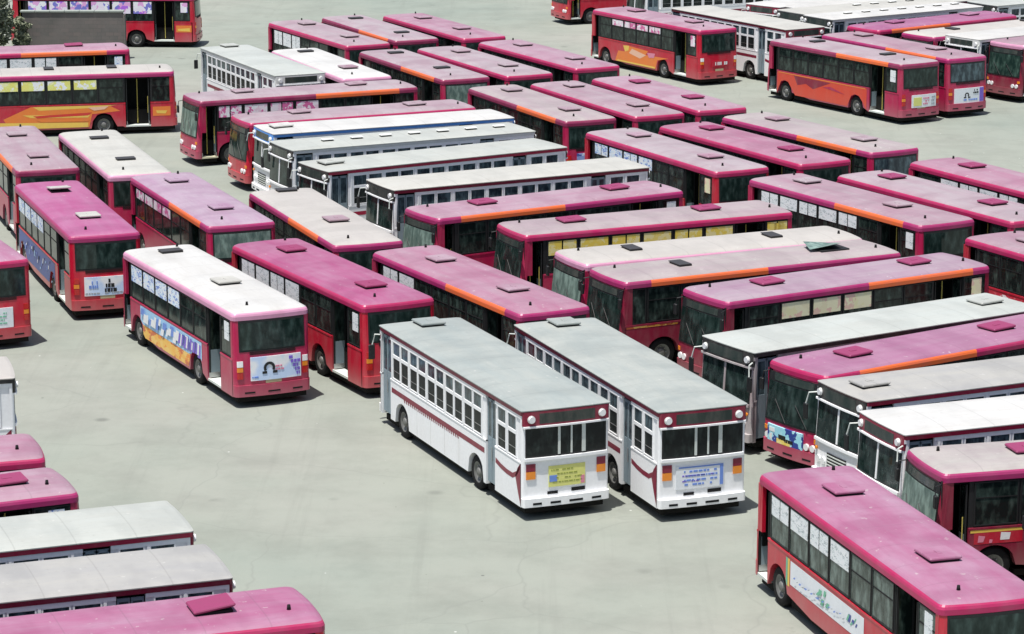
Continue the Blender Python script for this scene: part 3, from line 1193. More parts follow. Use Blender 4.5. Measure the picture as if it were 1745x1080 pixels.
        for s_ in (1, -1):
            def lamps():
                mb = MB()
                if e == 'R':
                    y0, y1 = sorted((s_ * .90, s_ * 1.16))
                    end_patch(mb, S, e, y0, y1, 1.36, 1.56, 'trim_maroon', .03, .03)
                    end_patch(mb, S, e, y0, y1, 1.14, 1.35, 'lamp_orange', .03, .03)
                else:
                    for yy in (.95, .68):
                        mb.cyl((end_x(S, e, s_ * yy, .9, .02), s_ * yy, .92), .10, .06, 'x', 'lamp_white', 16)
                    mb.cyl((end_x(S, e, s_ * 1.1, 1.2, .02), s_ * 1.1, 1.2), .05, .05, 'x', 'lamp_orange', 10)
                return mb
            link('tail_lamp' if e == 'R' else 'headlight', C(('lamps', e, s_), lamps), rt)

    def grille():
        mb = MB()
        end_patch(mb, S, 'F', -.5, .5, .72, 1.2, 'black', .01, .01)
        for i in range(5):
            end_patch(mb, S, 'F', -.5, .5, .76 + i * .09, .79 + i * .09, 'step_white', .025, .02)
        return mb
    link('grille', C('grille_w', grille), rt)
    for s_ in (1, -1):
        def mir():
            mb = MB()
            xf = S.L - .15
            mb.tube([(xf, s_ * 1.2, 2.75), (xf + .25, s_ * 1.35, 2.72), (xf + .30, s_ * 1.42, 2.4)], .022, 'step_white')
            mb.box(xf + .26, xf + .33, s_ * 1.34, s_ * 1.54, 1.95, 2.4, 'black', .02)
            return mb
        link('mirror', C(('mirror_w', s_), mir), rt)
    ra = o.get('rear_ad')
    if ra:
        def ad():
            mb = MB()
            end_patch(mb, S, 'R', *ra[1], ra[0], .02, .02)
            for m_ in ra[2]:
                end_patch(mb, S, 'R', *m_[1:6], .025, .01)
            end_patch(mb, S, 'R', -.55, -.15, .70, .80, 'rubber', .01, .01)
            end_patch(mb, S, 'R', .25, .55, .68, .76, 'rubber', .01, .01)
            return mb
        link('rear_advert_board', C(('rear_ad_w', ra[0]), ad), rt)
    def npl():
        mb = MB()
        end_patch(mb, S, 'R', -.28, .28, .64, .76, 'plate_yellow', .02, .02)
        return mb
    def ladder():
        mb = MB()
        mb.tube([(10.6, S.w + .05, 1.0), (10.6, S.w + .05, 2.2)], .015, 'steel')
        return mb
    wheels(S, rt)
    return rt


def wh_vent():
    mb = MB()
    mb.box(-.22, .22, -.12, .12, -.03, .05, 'rubber')
    mb.box(-.26, .26, -.15, .15, .05, .09, 'trim_white', .02)
    return mb


# ------------------------------------------------------------------ ground
def ground():
    mb = MB()
    m, t, b = new_mat('yard_concrete')
    MATS['yard_concrete'] = m
    tc = N(t, 'ShaderNodeTexCoord')
    v = tc.outputs['Object']
    c1 = ramp(t, noise(t, v, 0.045, 6, 0.6), [(0.32, (0.222, 0.252, 0.222)), (0.50, (0.250, 0.268, 0.234)), (0.68, (0.274, 0.276, 0.246))])
    c2 = ramp(t, noise(t, v, 0.35, 8, 0.7), [(0.30, (0.80,) * 3), (0.55, (1.0,) * 3), (0.8, (1.08,) * 3)])
    mm = N(t, 'ShaderNodeMixRGB', blend_type='MULTIPLY')
    mm.inputs[0].default_value = 0.8
    t.links.new(c1, mm.inputs[1]); t.links.new(c2, mm.inputs[2])
    c = mm.outputs[0]
    # oil drips, tyre-worn stretches
    f = ramp(t, noise(t, v, 1.3, 5, 0.65), [(0.66, (0,) * 3), (0.78, (0.35,) * 3)])
    c = mix(t, c, (0.13, 0.14, 0.12), f)
    mp = N(t, 'ShaderNodeMapping')
    mp.inputs['Rotation'].default_value = (0, 0, R(28))
    mp.inputs['Scale'].default_value = (0.06, 1.1, 1)
    t.links.new(v, mp.inputs[0])
    f = ramp(t, noise(t, mp.outputs[0], 1.0, 4, 0.6), [(0.52, (0,) * 3), (0.72, (0.08,) * 3)])
    c = mix(t, c, (0.18, 0.20, 0.17), f)
    f = ramp(t, noise(t, v, 14, 4, 0.7), [(0.60, (0,) * 3), (0.76, (0.30,) * 3)])
    c = mix(t, c, (0.14, 0.15, 0.13), f)
    f = ramp(t, noise(t, v, 22, 3, 0.7), [(0.62, (0,) * 3), (0.76, (0.35,) * 3)])
    c = mix(t, c, (0.40, 0.41, 0.37), f)
    vo = N(t, 'ShaderNodeTexVoronoi')
    vo.inputs['Scale'].default_value = 0.45
    t.links.new(v, vo.inputs['Vector'])
    f = ramp(t, vo.outputs['Distance'], [(0.05, (0.55,) * 3), (0.13, (0,) * 3)])
    nn = ramp(t, noise(t, v, 0.12, 3, 0.5), [(0.48, (0,) * 3), (0.60, (1,) * 3)])
    mu = N(t, 'ShaderNodeMixRGB', blend_type='MULTIPLY')
    mu.inputs[0].default_value = 1
    t.links.new(f, mu.inputs[1]); t.links.new(nn, mu.inputs[2])
    c = mix(t, c, (0.10, 0.105, 0.095), mu.outputs[0])
    dn = N(t, 'ShaderNodeMixRGB', blend_type='ADD')
    dn.inputs[0].default_value = 1.0
    nz = N(t, 'ShaderNodeTexNoise')
    nz.inputs['Scale'].default_value = 0.6
    t.links.new(v, nz.inputs['Vector'])
    t.links.new(v, dn.inputs[1]); t.links.new(nz.outputs['Color'], dn.inputs[2])
    vc = N(t, 'ShaderNodeTexVoronoi', feature='DISTANCE_TO_EDGE')
    vc.inputs['Scale'].default_value = 0.16
    t.links.new(dn.outputs[0], vc.inputs['Vector'])
    f = ramp(t, vc.outputs['Distance'], [(0.0, (0.40,) * 3), (0.006, (0,) * 3)])
    c = mix(t, c, (0.19, 0.20, 0.18), f)
    for sc_, th_, colr_ in ((0.9, 0.035, (0.62, 0.64, 0.60)), (0.55, 0.03, (0.07, 0.075, 0.07)), (1.4, 0.04, (0.12, 0.12, 0.10))):
        vs = N(t, 'ShaderNodeTexVoronoi')
        vs.inputs['Scale'].default_value = sc_
        t.links.new(v, vs.inputs['Vector'])
        fs = ramp(t, vs.outputs['Distance'], [(th_ * .6, (0.7,) * 3), (th_, (0,) * 3)])
        s3 = N(t, 'ShaderNodeSeparateColor')
        t.links.new(vs.outputs['Color'], s3.inputs[0])
        g3 = N(t, 'ShaderNodeMath', operation='GREATER_THAN')
        t.links.new(s3.outputs[0], g3.inputs[0])
        g3.inputs[1].default_value = 0.55
        m3 = N(t, 'ShaderNodeMath', operation='MULTIPLY')
        t.links.new(fs, m3.inputs[0]); t.links.new(g3.outputs[0], m3.inputs[1])
        c = mix(t, c, colr_, m3.outputs[0])
    # tyre tracks along the driving lanes
    mp2 = N(t, 'ShaderNodeMapping')
    mp2.inputs['Rotation'].default_value = (0, 0, R(-27))
    mp2.inputs['Scale'].default_value = (1.3, 0.035, 1)
    t.links.new(v, mp2.inputs[0])
    f = ramp(t, noise(t, mp2.outputs[0], 1.0, 5, 0.7), [(0.55, (0,) * 3), (0.70, (0.20,) * 3)])
    c = mix(t, c, (0.15, 0.155, 0.14), f)
    t.links.new(c, b.inputs['Base Color'])
    b.inputs['Roughness'].default_value = 0.95
    b.inputs['Specular IOR Level'].default_value = 0.15
    bu = N(t, 'ShaderNodeBump')
    bu.inputs['Strength'].default_value = 0.25
    t.links.new(noise(t, v, 18, 5, 0.7), bu.inputs['Height'])
    t.links.new(bu.outputs[0], b.inputs['Normal'])
    mb.face([(-900, -200, 0), (900, -200, 0), (900, 1500, 0), (-900, 1500, 0)], 'yard_concrete')
    o = link('ground', mb.mesh('ground'))
    o['kind'] = 'structure'


ground()

# ------------------------------------------------------------------ wall and tree in the far corner
def brick_wall():
    m, t, b = new_mat('old_plaster')
    MATS['old_plaster'] = m
    v, tc = objcoord(t, rnd=False)
    br = N(t, 'ShaderNodeTexBrick')
    br.inputs['Scale'].default_value = 1.0
    br.inputs['Brick Width'].default_value = 0.46
    br.inputs['Row Height'].default_value = 0.22
    br.inputs['Mortar Size'].default_value = 0.012
    br.inputs['Color1'].default_value = (0.16, 0.13, 0.12, 1)
    br.inputs['Color2'].default_value = (0.11, 0.105, 0.10, 1)
    br.inputs['Mortar'].default_value = (0.09, 0.085, 0.08, 1)
    mp = N(t, 'ShaderNodeMapping')
    mp.inputs['Rotation'].default_value = (R(90), 0, 0)
    t.links.new(tc.outputs['Object'], mp.inputs[0])
    t.links.new(mp.outputs[0], br.inputs['Vector'])
    f = ramp(t, noise(t, v, 1.0, 6, 0.65), [(0.35, (0.2,) * 3), (0.65, (0.85,) * 3)])
    c = mix(t, br.outputs[0], (0.155, 0.14, 0.13), f)
    f = ramp(t, noise(t, v, 0.7, 4, 0.6), [(0.5, (0,) * 3), (0.7, (0.5,) * 3)])
    c = mix(t, c, (0.075, 0.085, 0.075), f)
    t.links.new(c, b.inputs['Base Color'])
    b.inputs['Roughness'].default_value = 0.9
    rt = root('boundary_wall', 'weathered grey brown brick wall in front of the bus in the top left corner', 'wall', (-24.9, 164.4, 0), 0)
    mb = MB()
    n = 14
    for i in range(n):
        x0, x1 = -2.85 + 5.7 * i / n, -2.85 + 5.7 * (i + 1) / n
        mb.box(x0, x1 + .0, -.15, .15, -.05, 2.66, 'old_plaster')
    link('masonry', mb.mesh('masonry'), rt)
    mb = MB()
    plain('coping', (0.30, 0.33, 0.30), 0.9)
    for i in range(7):
        x0 = -2.95 + i * .84
        mb.box(x0, x0 + .82, -.22, .22, 2.663 + random.uniform(0, .01), 2.77 + random.uniform(-.01, .01), 'coping', .015)
    link('coping', mb.mesh('coping'), rt)
    mb = MB()
    mb.box(2.86, 2.98, -.20, .20, 0, 2.55, 'old_plaster', .02)
    link('pier', mb.mesh('pier'), rt)


brick_wall()


def tree(loc, h, spread, label, seed, lean=(0, 0), trunk_h=1.0):
    rnd = random.Random(seed)
    m = MATS.get('leaf')
    if not m:
        m, t, b = new_mat('leaf')
        MATS['leaf'] = m
        gi = N(t, 'ShaderNodeTexCoord')
        c = ramp(t, noise(t, gi.outputs['Object'], 3.2, 3, 0.6), [(0.34, (0.05, 0.065, 0.04)), (0.5, (0.15, 0.17, 0.10)), (0.64, (0.30, 0.32, 0.22))])
        t.links.new(c, b.inputs['Base Color'])
        b.inputs['Roughness'].default_value = 0.7
        b.inputs['Subsurface Weight'].default_value = 0.0
        plain('bark', (0.12, 0.09, 0.06), 0.9)
    rt = root('leafy_tree', label, 'tree', loc, 0, 'trees at the top left corner')
    mb = MB()
    mb.tube([(0, 0, -.1), (.05, 0, trunk_h * .5), (lean[0] * .4, lean[1] * .4, trunk_h)], .16, 'bark', 9)
    tips = []
    for i in range(9):
        a = i * 2.4 + rnd.uniform(-.3, .3)
        r_ = spread * rnd.uniform(.45, .85)
        zt = trunk_h + (h - trunk_h) * rnd.uniform(.25, .85)
        p0 = Vector((lean[0] * .4, lean[1] * .4, trunk_h * .85))
        p2 = Vector((r_ * math.cos(a) + lean[0], r_ * math.sin(a) + lean[1], zt))
        p1 = (p0 + p2) / 2 + Vector((0, 0, .25))
        mb.tube([p0, p1], .07, 'bark', 6)
        mb.tube([p1, p2], .035, 'bark', 5)
        tips += [p1, p2]
    link('trunk', mb.mesh('trunk'), rt)
    mb = MB()
    lobes = [(p, rnd.uniform(.45, .85) * spread * .45) for p in tips]
    for _ in range(14):
        a = rnd.uniform(0, 6.28)
        rr = spread * rnd.uniform(0, .8)
        lobes.append((Vector((rr * math.cos(a) + lean[0], rr * math.sin(a) + lean[1], trunk_h * .8 + (h - trunk_h * .8) * rnd.uniform(.1, .95))), spread * rnd.uniform(.2, .4)))
    for c, r_ in lobes:
        for _ in range(int(260 * r_ + 70)):
            d = Vector((rnd.gauss(0, 1), rnd.gauss(0, 1), rnd.gauss(0, .75))).normalized() * r_ * rnd.uniform(.5, 1.0) ** .6
            p = c + d
            if p.z < .1:
                continue
            s_ = rnd.uniform(.07, .16)
            u = Vector((rnd.gauss(0, 1), rnd.gauss(0, 1), rnd.gauss(0, .6))).normalized()
            w = u.orthogonal().normalized()
            mb.face([p - u * s_, p + w * s_ * .45, p + u * s_, p - w * s_ * .45], 'leaf')
    link('crown', mb.mesh('crown'), rt)


tree((-29.0, 161.5, 0), 4.3, 1.25, 'leafy green tree at the left edge of the photo beside the grey wall', 3, trunk_h=1.2)
tree((-27.7, 163.4, 0), 2.6, 0.6, 'small dark bush touching the left end of the grey brick wall', 5, trunk_h=.5)

# ------------------------------------------------------------------ the buses
def strokes(x0, x1, z0, z1, mats, n, seed, slant=.12, h=(.08, .22), w=(.05, .16)):
    """slanted lettering-like strokes for a side board (x runs towards the front, so it reads right to left)"""
    r_ = random.Random(seed)
    out = []
    for i in range(n):
        cx = x0 + (x1 - x0) * (i + .5) / n
        ww, hh = r_.uniform(*w) / 2, r_.uniform(*h) / 2
        cz = r_.uniform(z0 + hh, z1 - hh)
        sl = slant * r_.uniform(.4, 1)
        out.append((mats[i % len(mats)], [(cx + ww, cz - hh), (cx - ww, cz - hh), (cx - ww - sl, cz + hh), (cx + ww - sl, cz + hh)]))
    return out


def end_rows(y0, y1, z0, z1, rows, mat, seed, th=.5):
    """rows of short dashes, as small print seen from afar, for a tail board"""
    r_ = random.Random(seed)
    out = []
    for k in range(rows):
        zc = z0 + (z1 - z0) * (k + .5) / rows
        hh = (z1 - z0) / rows * th / 2
        y = y0 + r_.uniform(0, .1)
        while y < y1 - .03:
            w_ = r_.uniform(.03, .14)
            if r_.random() < .75:
                out.append(('r', y, min(y + w_, y1), zc - hh, zc + hh, mat))
            y += w_ + .025
    return out


PO = lambda *p: list(p)
FULLG = None
WHITE_H = ((8.5, 'roof_white', 0), (2.6, 'roof_white', 0))


def P(*a):
    return ('p',) + a


ORR = (1.1, 5.2)      # orange band towards the rear
ORF = (5.4, 9.8)      # orange band towards the front
RED = [
 # ---- rows at the left, tails towards the camera
 dict(pos=P(-17.16, 94.10, 2.00), label='bright red bus cut by the left edge with a white board on its tail', paint='red', roof='roof_magenta', rear_ad=('ad_board', (-.60, 1.0, .74, 1.42), end_rows(-.4, .8, .85, 1.3, 4, 'flat_green', 8, .35)), orange=None),
 dict(pos=P(-14.07, 98.73, 1.914), label='magenta roofed bus with two white roof hatches and dark blue side graphic', paint='red', roof='roof_orchid', rim='rim_magenta',
      hatches=((8.4, 'roof_white', 1), (3.0, 'roof_white', 0)), rear_ad=('ad_sky', (-.80, .80, .86, 1.52), end_rows(-.4, .1, .95, 1.45, 3, 'black', 6, .8) + end_rows(-.78, .78, .9, 1.0, 1, 'flat_grey', 16) + end_rows(.3, .7, 1.1, 1.4, 2, 'flat_blue', 7, .7)), side_ad=[(3.0, 10.0, .55, 1.45, 'flat_navy', strokes(3.3, 9.6, .62, 1.38, ['flat_blue', 'flat_sky', 'black', 'flat_white'], 24, 3))], posters=('poster_blue', (3, 4, 5, 6))),
 dict(pos=P(-18.06, 111.65, 1.889), label='mauve bus with orange roof edge at the left edge, behind the white hatched one', roof='roof_mauve', rim='rim_dark', orange=ORR),
 dict(pos=P(-14.32, 110.62, 1.904), label='white roofed bus parked below the open rear door of the orange striped bus', roof='roof_white', rim='rim_palepink', hmat='rubber'),
 dict(pos=P(-9.49, 100.61, 1.956), label='mauve roofed bus with orange edge and dusty rear window, behind the white roofed advert bus', roof='roof_lilac', rim='rim_magenta', orange=ORR, posters=('poster_pink', (3, 4, 5, 6), .35), glass_end='glass_dusty', palecorner=1),
 dict(pos=P(-7.35, 86.90, 2.020), label='white roofed bus with blue and orange side advert and black arch on tail board', paint='crimson', roof='roof_bright', rim='rim_palepink',
      rear_ad=('ad_sky', (-.92, .74, .84, 1.58), [('arch', .14, 1.22, .19, 'black')] + end_rows(-.36, -.06, 1.1, 1.3, 2, 'flat_pink', 3) + end_rows(-.90, -.48, .90, 1.54, 5, 'flat_purple', 4, .75) + end_rows(.3, .7, .90, 1.0, 1, 'flat_blue', 5)),
      side_ad=[(3.0, 9.0, .85, 1.46, 'flat_sky', strokes(3.2, 5.2, .90, 1.42, ['flat_purple', 'flat_white', 'flat_purple', 'flat_navy'], 15, 2, h=(.25, .45), w=(.12, .26)) + strokes(5.2, 8.8, .90, 1.42, ['flat_white', 'flat_white', 'flat_blue'], 15, 5, w=(.16, .36), h=(.2, .4))), (4.1, 8.75, .42, .845, 'ad_orangeband')], posters=('poster_blue', (3, 4, 5, 6), .55, 1), rearposter='poster_white',
      hatches=((9.4, 'rubber', 0), (4.1, 'roof_white', 0)), lampmat='lamp_white'),
 dict(pos=P(-3.45, 88.11, 2.055), label='deep magenta roofed bus with white window posters, right beside the white roofed advert bus', paint='red', roof='roof_magenta', rim='rim_pink', posters=('poster_white', (3, 4, 5, 6), .75), rearposter='poster_white', hatches=((8.5, 'hatch_rose', 0), (2.2, 'hatch_rose', 0))),
 dict(pos=P(-4.84, 97.23, 1.935), label='cream roofed bus with thin orange edge, its nose pointing at the stacked white buses', roof='roof_cream', rim='rim_magenta', orange=(2.0, 5.6), hatches=((10.0, 'rubber', 0), (3.9, 'roof_mauve', 0)), palecorner=1),
 dict(pos=P(1.40, 86.91, 2.056), label='mauve roofed bus with orange edge right behind the two grey roofed white buses', roof='roof_rose', rim='rim_magenta', orange=ORR, posters=('poster_white', (5, 6), .45)),
 dict(pos=P(10.34, 59.01, 1.859), label='largest pink roofed bus in the bottom right corner with white window posters', paint='red', roof='roof_magenta', rim='rim_pink', posters=('poster_white', (3, 4, 5, 6), .50), rearposter='poster_white',
      side_ad=[(4.1, 8.55, .80, 1.40, 'ad_board', strokes(4.5, 5.1, .95, 1.25, ['flat_navy', 'flat_green'], 6, 4) + strokes(6.2, 6.9, .9, 1.35, ['flat_green'], 5, 9, w=(.12, .2)) + strokes(5.2, 8.3, .98, 1.1, ['flat_grey', 'flat_blue'], 18, 8, h=(.03, .06))), (8.6, 8.72, .72, 1.42, 'flat_yellow'), (8.73, 8.84, .72, 1.42, 'flat_green')], hatches=((8.4, 'roof_magenta', 0), (3.0, 'roof_magenta', 0)), glass='glass_dusty2'),
 # ---- top centre field
 dict(pos=P(-7.29, 148.19, 2.037), label='pink edged bus with white posters, leftmost of the farthest row of three', roof='roof_mauve', posters=('poster_white', (4, 5, 6), .7)),
 dict(pos=P(-4.87, 150.09, 2.00), label='mauve bus with orange roof edge, middle one of the farthest row of three', roof='roof_mauve', rim='rim_dark', orange=ORR, hmat='rubber', palecorner=1),
 dict(pos=P(-1.36, 151.01, 2.02), label='plain pink roofed bus, rightmost of the farthest row of three', roof='roof_rose'),
 dict(pos=P(-6.79, 136.47, 1.975), label='white roofed bus with a pink tail beside the white many windowed bus', roof='roof_bright', rim='rim_palepink', hatches=((9.0, 'rubber', 0), (2.8, 'roof_mauve', 0))),
 dict(pos=P(-2.10, 136.17, 2.00), label='mauve bus with orange edge, just right of the white roof with a pink tail', roof='roof_mauve', rim='rim_dark', orange=ORR, hmat='rubber', glass_end='glass_dusty', palecorner=1),
 dict(pos=P(0.92, 137.42, 2.015), label='plain pink edged bus, middle of the second row of three in the top centre', roof='roof_mauve'),
 dict(pos=P(4.23, 139.96, 2.041), label='pink edged bus just left of the front wheel of the lone mural bus', roof='roof_rose'),
 dict(pos=P(3.47, 123.86, 1.99), label="grey mauve bus with orange edge and blue tail board, at the white buses' right ends", roof='roof_stone', rim='rim_dark', orange=ORR, palecorner=1, hmat='roof_mauve', rear_ad=('ad_darkblue',)),
 dict(pos=P(6.51, 125.19, 2.008), label='pink edged bus, middle of the third row, between orange edged one and open ground', roof='roof_mauve'),
 dict(pos=P(9.35, 126.83, 2.001), label='pink edged bus parked directly below the tail of the lone mural bus', roof='roof_rose', hmat='hatch_rose'),
 dict(pos=P(9.06, 111.61, 2.043), label='pink edged bus with blue and white posters in its dark windows, centre right', roof='roof_mauve', paint='red', posters=('poster_blue', (3, 4, 5, 6), .45), hmat='roof_rose', rearposter='poster_cream'),
 dict(pos=P(12.50, 113.36, 2.073), label='pink edged bus without posters, between the blue postered and the orange edged pale one', roof='roof_rose', hmat='hatch_rose'),
 dict(pos=P(15.60, 116.10, 2.102), label='pale roofed bus with orange edge alongside the open ground at the right', roof='roof_stone', rim='rim_magenta', orange=ORR, palecorner=1, hmat='roof_mauve', glass_end='glass_blue'),
 dict(pos=P(15.51, 100.92, 2.095), label='mauve bus with orange edge and a long row of white posters, right of centre', roof='roof_mauve', rim='rim_magenta', orange=ORR, posters=('poster_white', (2, 3, 4, 5, 6), .45), palecorner=1, rearposter='poster_white'),
 dict(pos=P(18.87, 101.61, 2.084), label='pink edged bus between the white postered orange edged one and the right edge', roof='roof_mauve', hmat='hatch_rose', posters=('poster_white', (3, 5), .3)),
 dict(pos=P(21.87, 104.41, 2.063), label='bright pink bus cut by the right edge below the open ground', roof='roof_rose', hmat='hatch_rose', posters=('poster_white', (2, 3, 4, 5), .35)),
 dict(pos=P(21.82, 89.46, 2.068), label='red bus cut by the right edge, behind the mauve bus with cream posters', roof='roof_mauve', paint='red', side_ad=[(4, 9, .7, 1.4, 'ad_whitered')]),
 # ---- around the open ground, top right
 dict(pos=P(11.08, 154.38, 2.109), label='lone bright red bus with orange mural side on the open ground at the top', paint='red', roof='roof_rose', rim='rim_pink', side_ad=[(2.7, 8.9, .40, 1.42, 'red', [('flat_orange', [(3.0, 1.12), (8.0, 1.0), (8.3, .42), (4.25, .42), (4.1, .9)]), ('flat_orange', [(5.0, 1.3), (7.2, 1.38), (7.4, .9), (5.6, .7)]), ('flat_peach', [(5.2, 1.05), (6.6, 1.25), (6.9, .98), (5.8, .8)]), ('flat_yellow', [(6.9, 1.38), (7.5, 1.34), (7.3, 1.02), (6.95, 1.12)]), ('flat_pink', [(4.3, 1.25), (5.1, 1.2), (4.9, .95), (4.4, 1.0)]), ('flat_yellow', [(4.3, .52), (8.0, .5), (8.2, .42), (4.3, .42)])])],
      posters=('poster_pink', (2, 3, 4, 5), .32), rear_ad=('red', (-.55, .45, 1.0, 1.30), end_rows(-.52, .40, 1.05, 1.24, 1, 'flat_white', 21, .9)), rearposter='poster_pink', lampmat='lamp_white'),
 dict(pos=P(20.10, 141.44, 2.131), label='red bus with bright orange red side and cream green board on its tail', paint='crimson', roof='roof_mauve', rim='rim_dark', orange=ORR, side_ad=[(2.7, 10.0, .40, 1.48, 'vermilion', [('maroon', [(5.6, 1.38), (8.6, 1.40), (8.3, .95), (7.6, 1.1), (7.0, .9)]), ('flat_orange', [(2.8, 1.42), (9.9, 1.42), (9.9, 1.475), (2.8, 1.475)]), ('crimson', [(4.4, .95), (6.2, 1.1), (5.6, 1.2)])])],
      rear_ad=('ad_board', (-.95, .60, .80, 1.42), [('r', .0, .50, .88, 1.3, 'flat_lime')] + end_rows(-.55, -.1, .9, 1.3, 3, 'flat_pink', 11, .6) + end_rows(-.9, -.62, .85, 1.35, 3, 'flat_grey', 12)), rearposter='poster_white', hmat='rubber', palecorner=1),
 dict(pos=P(22.70, 143.40, 2.095), label='bus with white and purple tail board close behind the orange red sided one', paint='crimson', roof='roof_mauve', rim='rim_magenta', orange=ORR, rear_ad=('ad_board', (-1.0, .85, .72, 1.46), [('r', -.99, -.72, .74, 1.44, 'flat_purple'), ('arch', .1, 1.1, .14, 'black')] + end_rows(-.6, .7, .8, .95, 1, 'flat_blue', 13) + end_rows(-.65, -.3, 1.15, 1.4, 2, 'black', 14, .6)), glass_end='glass_blue', palecorner=1),
 dict(pos=P(12.90, 184.97, 3.566), label='red bus behind the lone mural bus, its roof cut by the top edge', paint='red', roof='roof_rose'),
 dict(pos=P(27.32, 161.37, 3.789), label='violet roofed bus with orange edge between white roofs in the top right corner', roof='roof_violet', rim='rim_pink', orange=ORF, paint='maroon'),
 dict(pos=P(30.0, 158.45, 3.77), label='pale roofed pink edged bus in front of the violet roofed one, top right', roof='roof_cream', rim='rim_magenta', hmat='rubber'),
 dict(pos=P(34.16, 155.19, 3.77), label='dark fronted bus cut by the right edge beside the white and purple tail board', roof='roof_mauve', rim='rim_palepink', paint='maroon', glass_end='glass_dark2'),
 # ---- top left corner
 dict(pos=P(-18.35, 170.3, 3.10), label='bus seen over the brick wall with violet posters and open rear door', paint='red', roof='roof_rose', posters=('poster_violet', (1, 2, 3, 4, 5, 6), .7, 1), rearposter='poster_violet', side_ad=[(.3, 1.2, .9, 1.3, 'flat_orange', [('flat_yellow', [(.4, 1.15), (1.1, 1.1), (1.1, .98), (.4, .95)])])]),
 dict(pos=P(-19.55, 147.71, 3.40), label='pink and orange edged bus between the brick wall and the orange striped bus', roof='roof_rose', rim='rim_pink', orange=(1.3, 5.6), posters=('poster_white', (2, 3, 4), .5), rearposter='poster_blue', hmat='hatch_rose'),
 dict(pos=P(-16.36, 139.86, 3.355), label='white roofed bus with orange and yellow striped side and open rear door', paint='red', roof='roof_cream', rim='rim_magenta', side_ad=[(2.6, 10.0, .40, 1.48, 'red', [('flat_orange', [(4.25, .42), (8.0, .42), (8.3, .9), (7.0, 1.46), (3.3, 1.44), (2.75, 1.15), (4.1, 1.03)]), ('flat_yellow', [(2.9, 1.44), (6.9, 1.46), (6.6, 1.28), (4.2, 1.33)]), ('flat_yellow', [(4.2, 1.0), (7.4, 1.08), (7.0, .94), (4.3, .88)]), ('flat_red2', [(4.1, 1.12), (6.9, 1.02), (6.7, .92), (4.3, .98)]),
      ('flat_yellow', [(4.3, .64), (8.6, .74), (9.0, .42), (4.3, .42)]), ('flat_peach', [(3.3, 1.40), (4.3, 1.36), (4.0, 1.20), (3.5, 1.25)]), ('flat_orange', [(4.2, .80), (6.8, .86), (6.5, .72), (4.3, .70)])]), (.35, 1.2, .85, 1.30, 'flat_orange', [('flat_yellow', [(.5, 1.1), (1.05, 1.12), (1.0, .98), (.6, .95)])])],
      posters=('poster_lime', (2, 3, 4, 5, 6), .45, 1), hatches=((6.0, 'rubber', 0), (3.0, 'rubber', 0)), step='step_white'),
 # ---- right-hand stack, fronts to the left
 dict(pos=P(-4.72, 134.71, 3.568), label='pink bus with orange band and open front door, topmost of the left facing stack', paint='crimson', roof='roof_mauve', rim='rim_dark', orange=ORR, posters=('poster_pink', (3, 4, 5, 6), .5), glass_end='glass_dusty', step='cream', doors=((1.30, 2.50), (9.95, 10.75))),
 dict(pos=P(-1.95, 128.60, 3.570), label='red nosed bus with a pink roof directly behind the blue trimmed white bus', paint='red', roof='roof_mauve', rim='rim_pink', frontwin=1, glass_end='glass_end'),
 dict(pos=P(5.94, 108.31, 3.682), label='mauve bus with orange edge at its front half, just below the white bus stack', roof='roof_rose', rim='rim_magenta', orange=ORF, rearposter='poster_white', glass_end='glass_dusty', hmat='hatch_rose'),
 dict(pos=P(9.78, 104.18, 3.560), label='pale roofed pink edged bus with yellow posters in its windows', roof='roof_stone', rim='rim_pink', posters=('poster_yellow', (0, 1, 2, 3, 4, 5, 6), .5), hmat='hatch_rose', rearposter='poster_yellow', frontposter='poster_yellow'),
 dict(pos=P(11.75, 99.33, 3.560), label='cream roofed bus with dusty grey green windscreen beside the yellow postered one', roof='roof_cream', rim='rim_palepink', hmat='rubber', glass_end='glass_dusty'),
 dict(pos=P(12.70, 96.95, 3.604), label='pale roofed bus with orange edge and a large dark broken roof hatch', roof='roof_stone', rim='rim_magenta', orange=ORF, paint='maroon', hatches=((8.0, 'rubber', 0), (2.3, 'glass_dusty', 2)), doors=((1.30, 2.50),), side_ad=[(8.8, 10.7, 1.42, 1.49, 'ad_orangeband')]),
 dict(pos=P(15.25, 94.80, 3.686), label='mauve roofed bus with cream posters and an orange edge near its tail', roof='roof_violet2', rim='rim_magenta', orange=(.9, 5.2), paint='maroon', posters=('poster_cream', (3, 4, 5), .5, 1), rearposter='poster_cream', hmat='hatch_rose'),
 dict(pos=P(16.88, 85.89, 3.751), label='violet magenta roofed bus with a cyan board on its front', roof='roof_violet', rim='rim_pink', orange=(5.0, 9.5), paint='crimson', front_ad='ad_cyan', hmat='hatch_rose', glass_end='glass_end'),
 dict(pos=P(20.76, 72.69, 3.388), label='pale roofed bus with open front door, right beside the largest pink roofed bus', roof='roof_stone', rim='rim_magenta', paint='maroon', glass_end='glass_dusty', hmat='hatch_rose', side_ad=[(8.4, 10.0, 1.40, 1.47, 'flat_yellow'), (8.6, 9.9, 1.1, 1.395, 'red', [('flat_white', [(9.2, 1.18), (8.95, 1.18), (8.92, 1.36), (9.18, 1.38)]), ('flat_pink', [(9.8, 1.15), (9.65, 1.15), (9.6, 1.3), (9.78, 1.33)]), ('flat_pink', [(9.5, 1.12), (9.42, 1.12), (9.4, 1.2), (9.48, 1.22)])])]),
 dict(pos=P(22.75, 70.75, 3.60), label='sliver of a red bus at the right edge between the two pink roofed buses', roof='roof_mauve', rim='rim_magenta', glass_end='glass_dusty', front_ad='ad_cyan'),
 # ---- bottom left, tails to the right
 dict(pos=P(-11.96, 71.57, 3.449), label='topmost pink bus tail at the lower left edge, above the other pink one', roof='roof_rose', rim='rim_pink'),
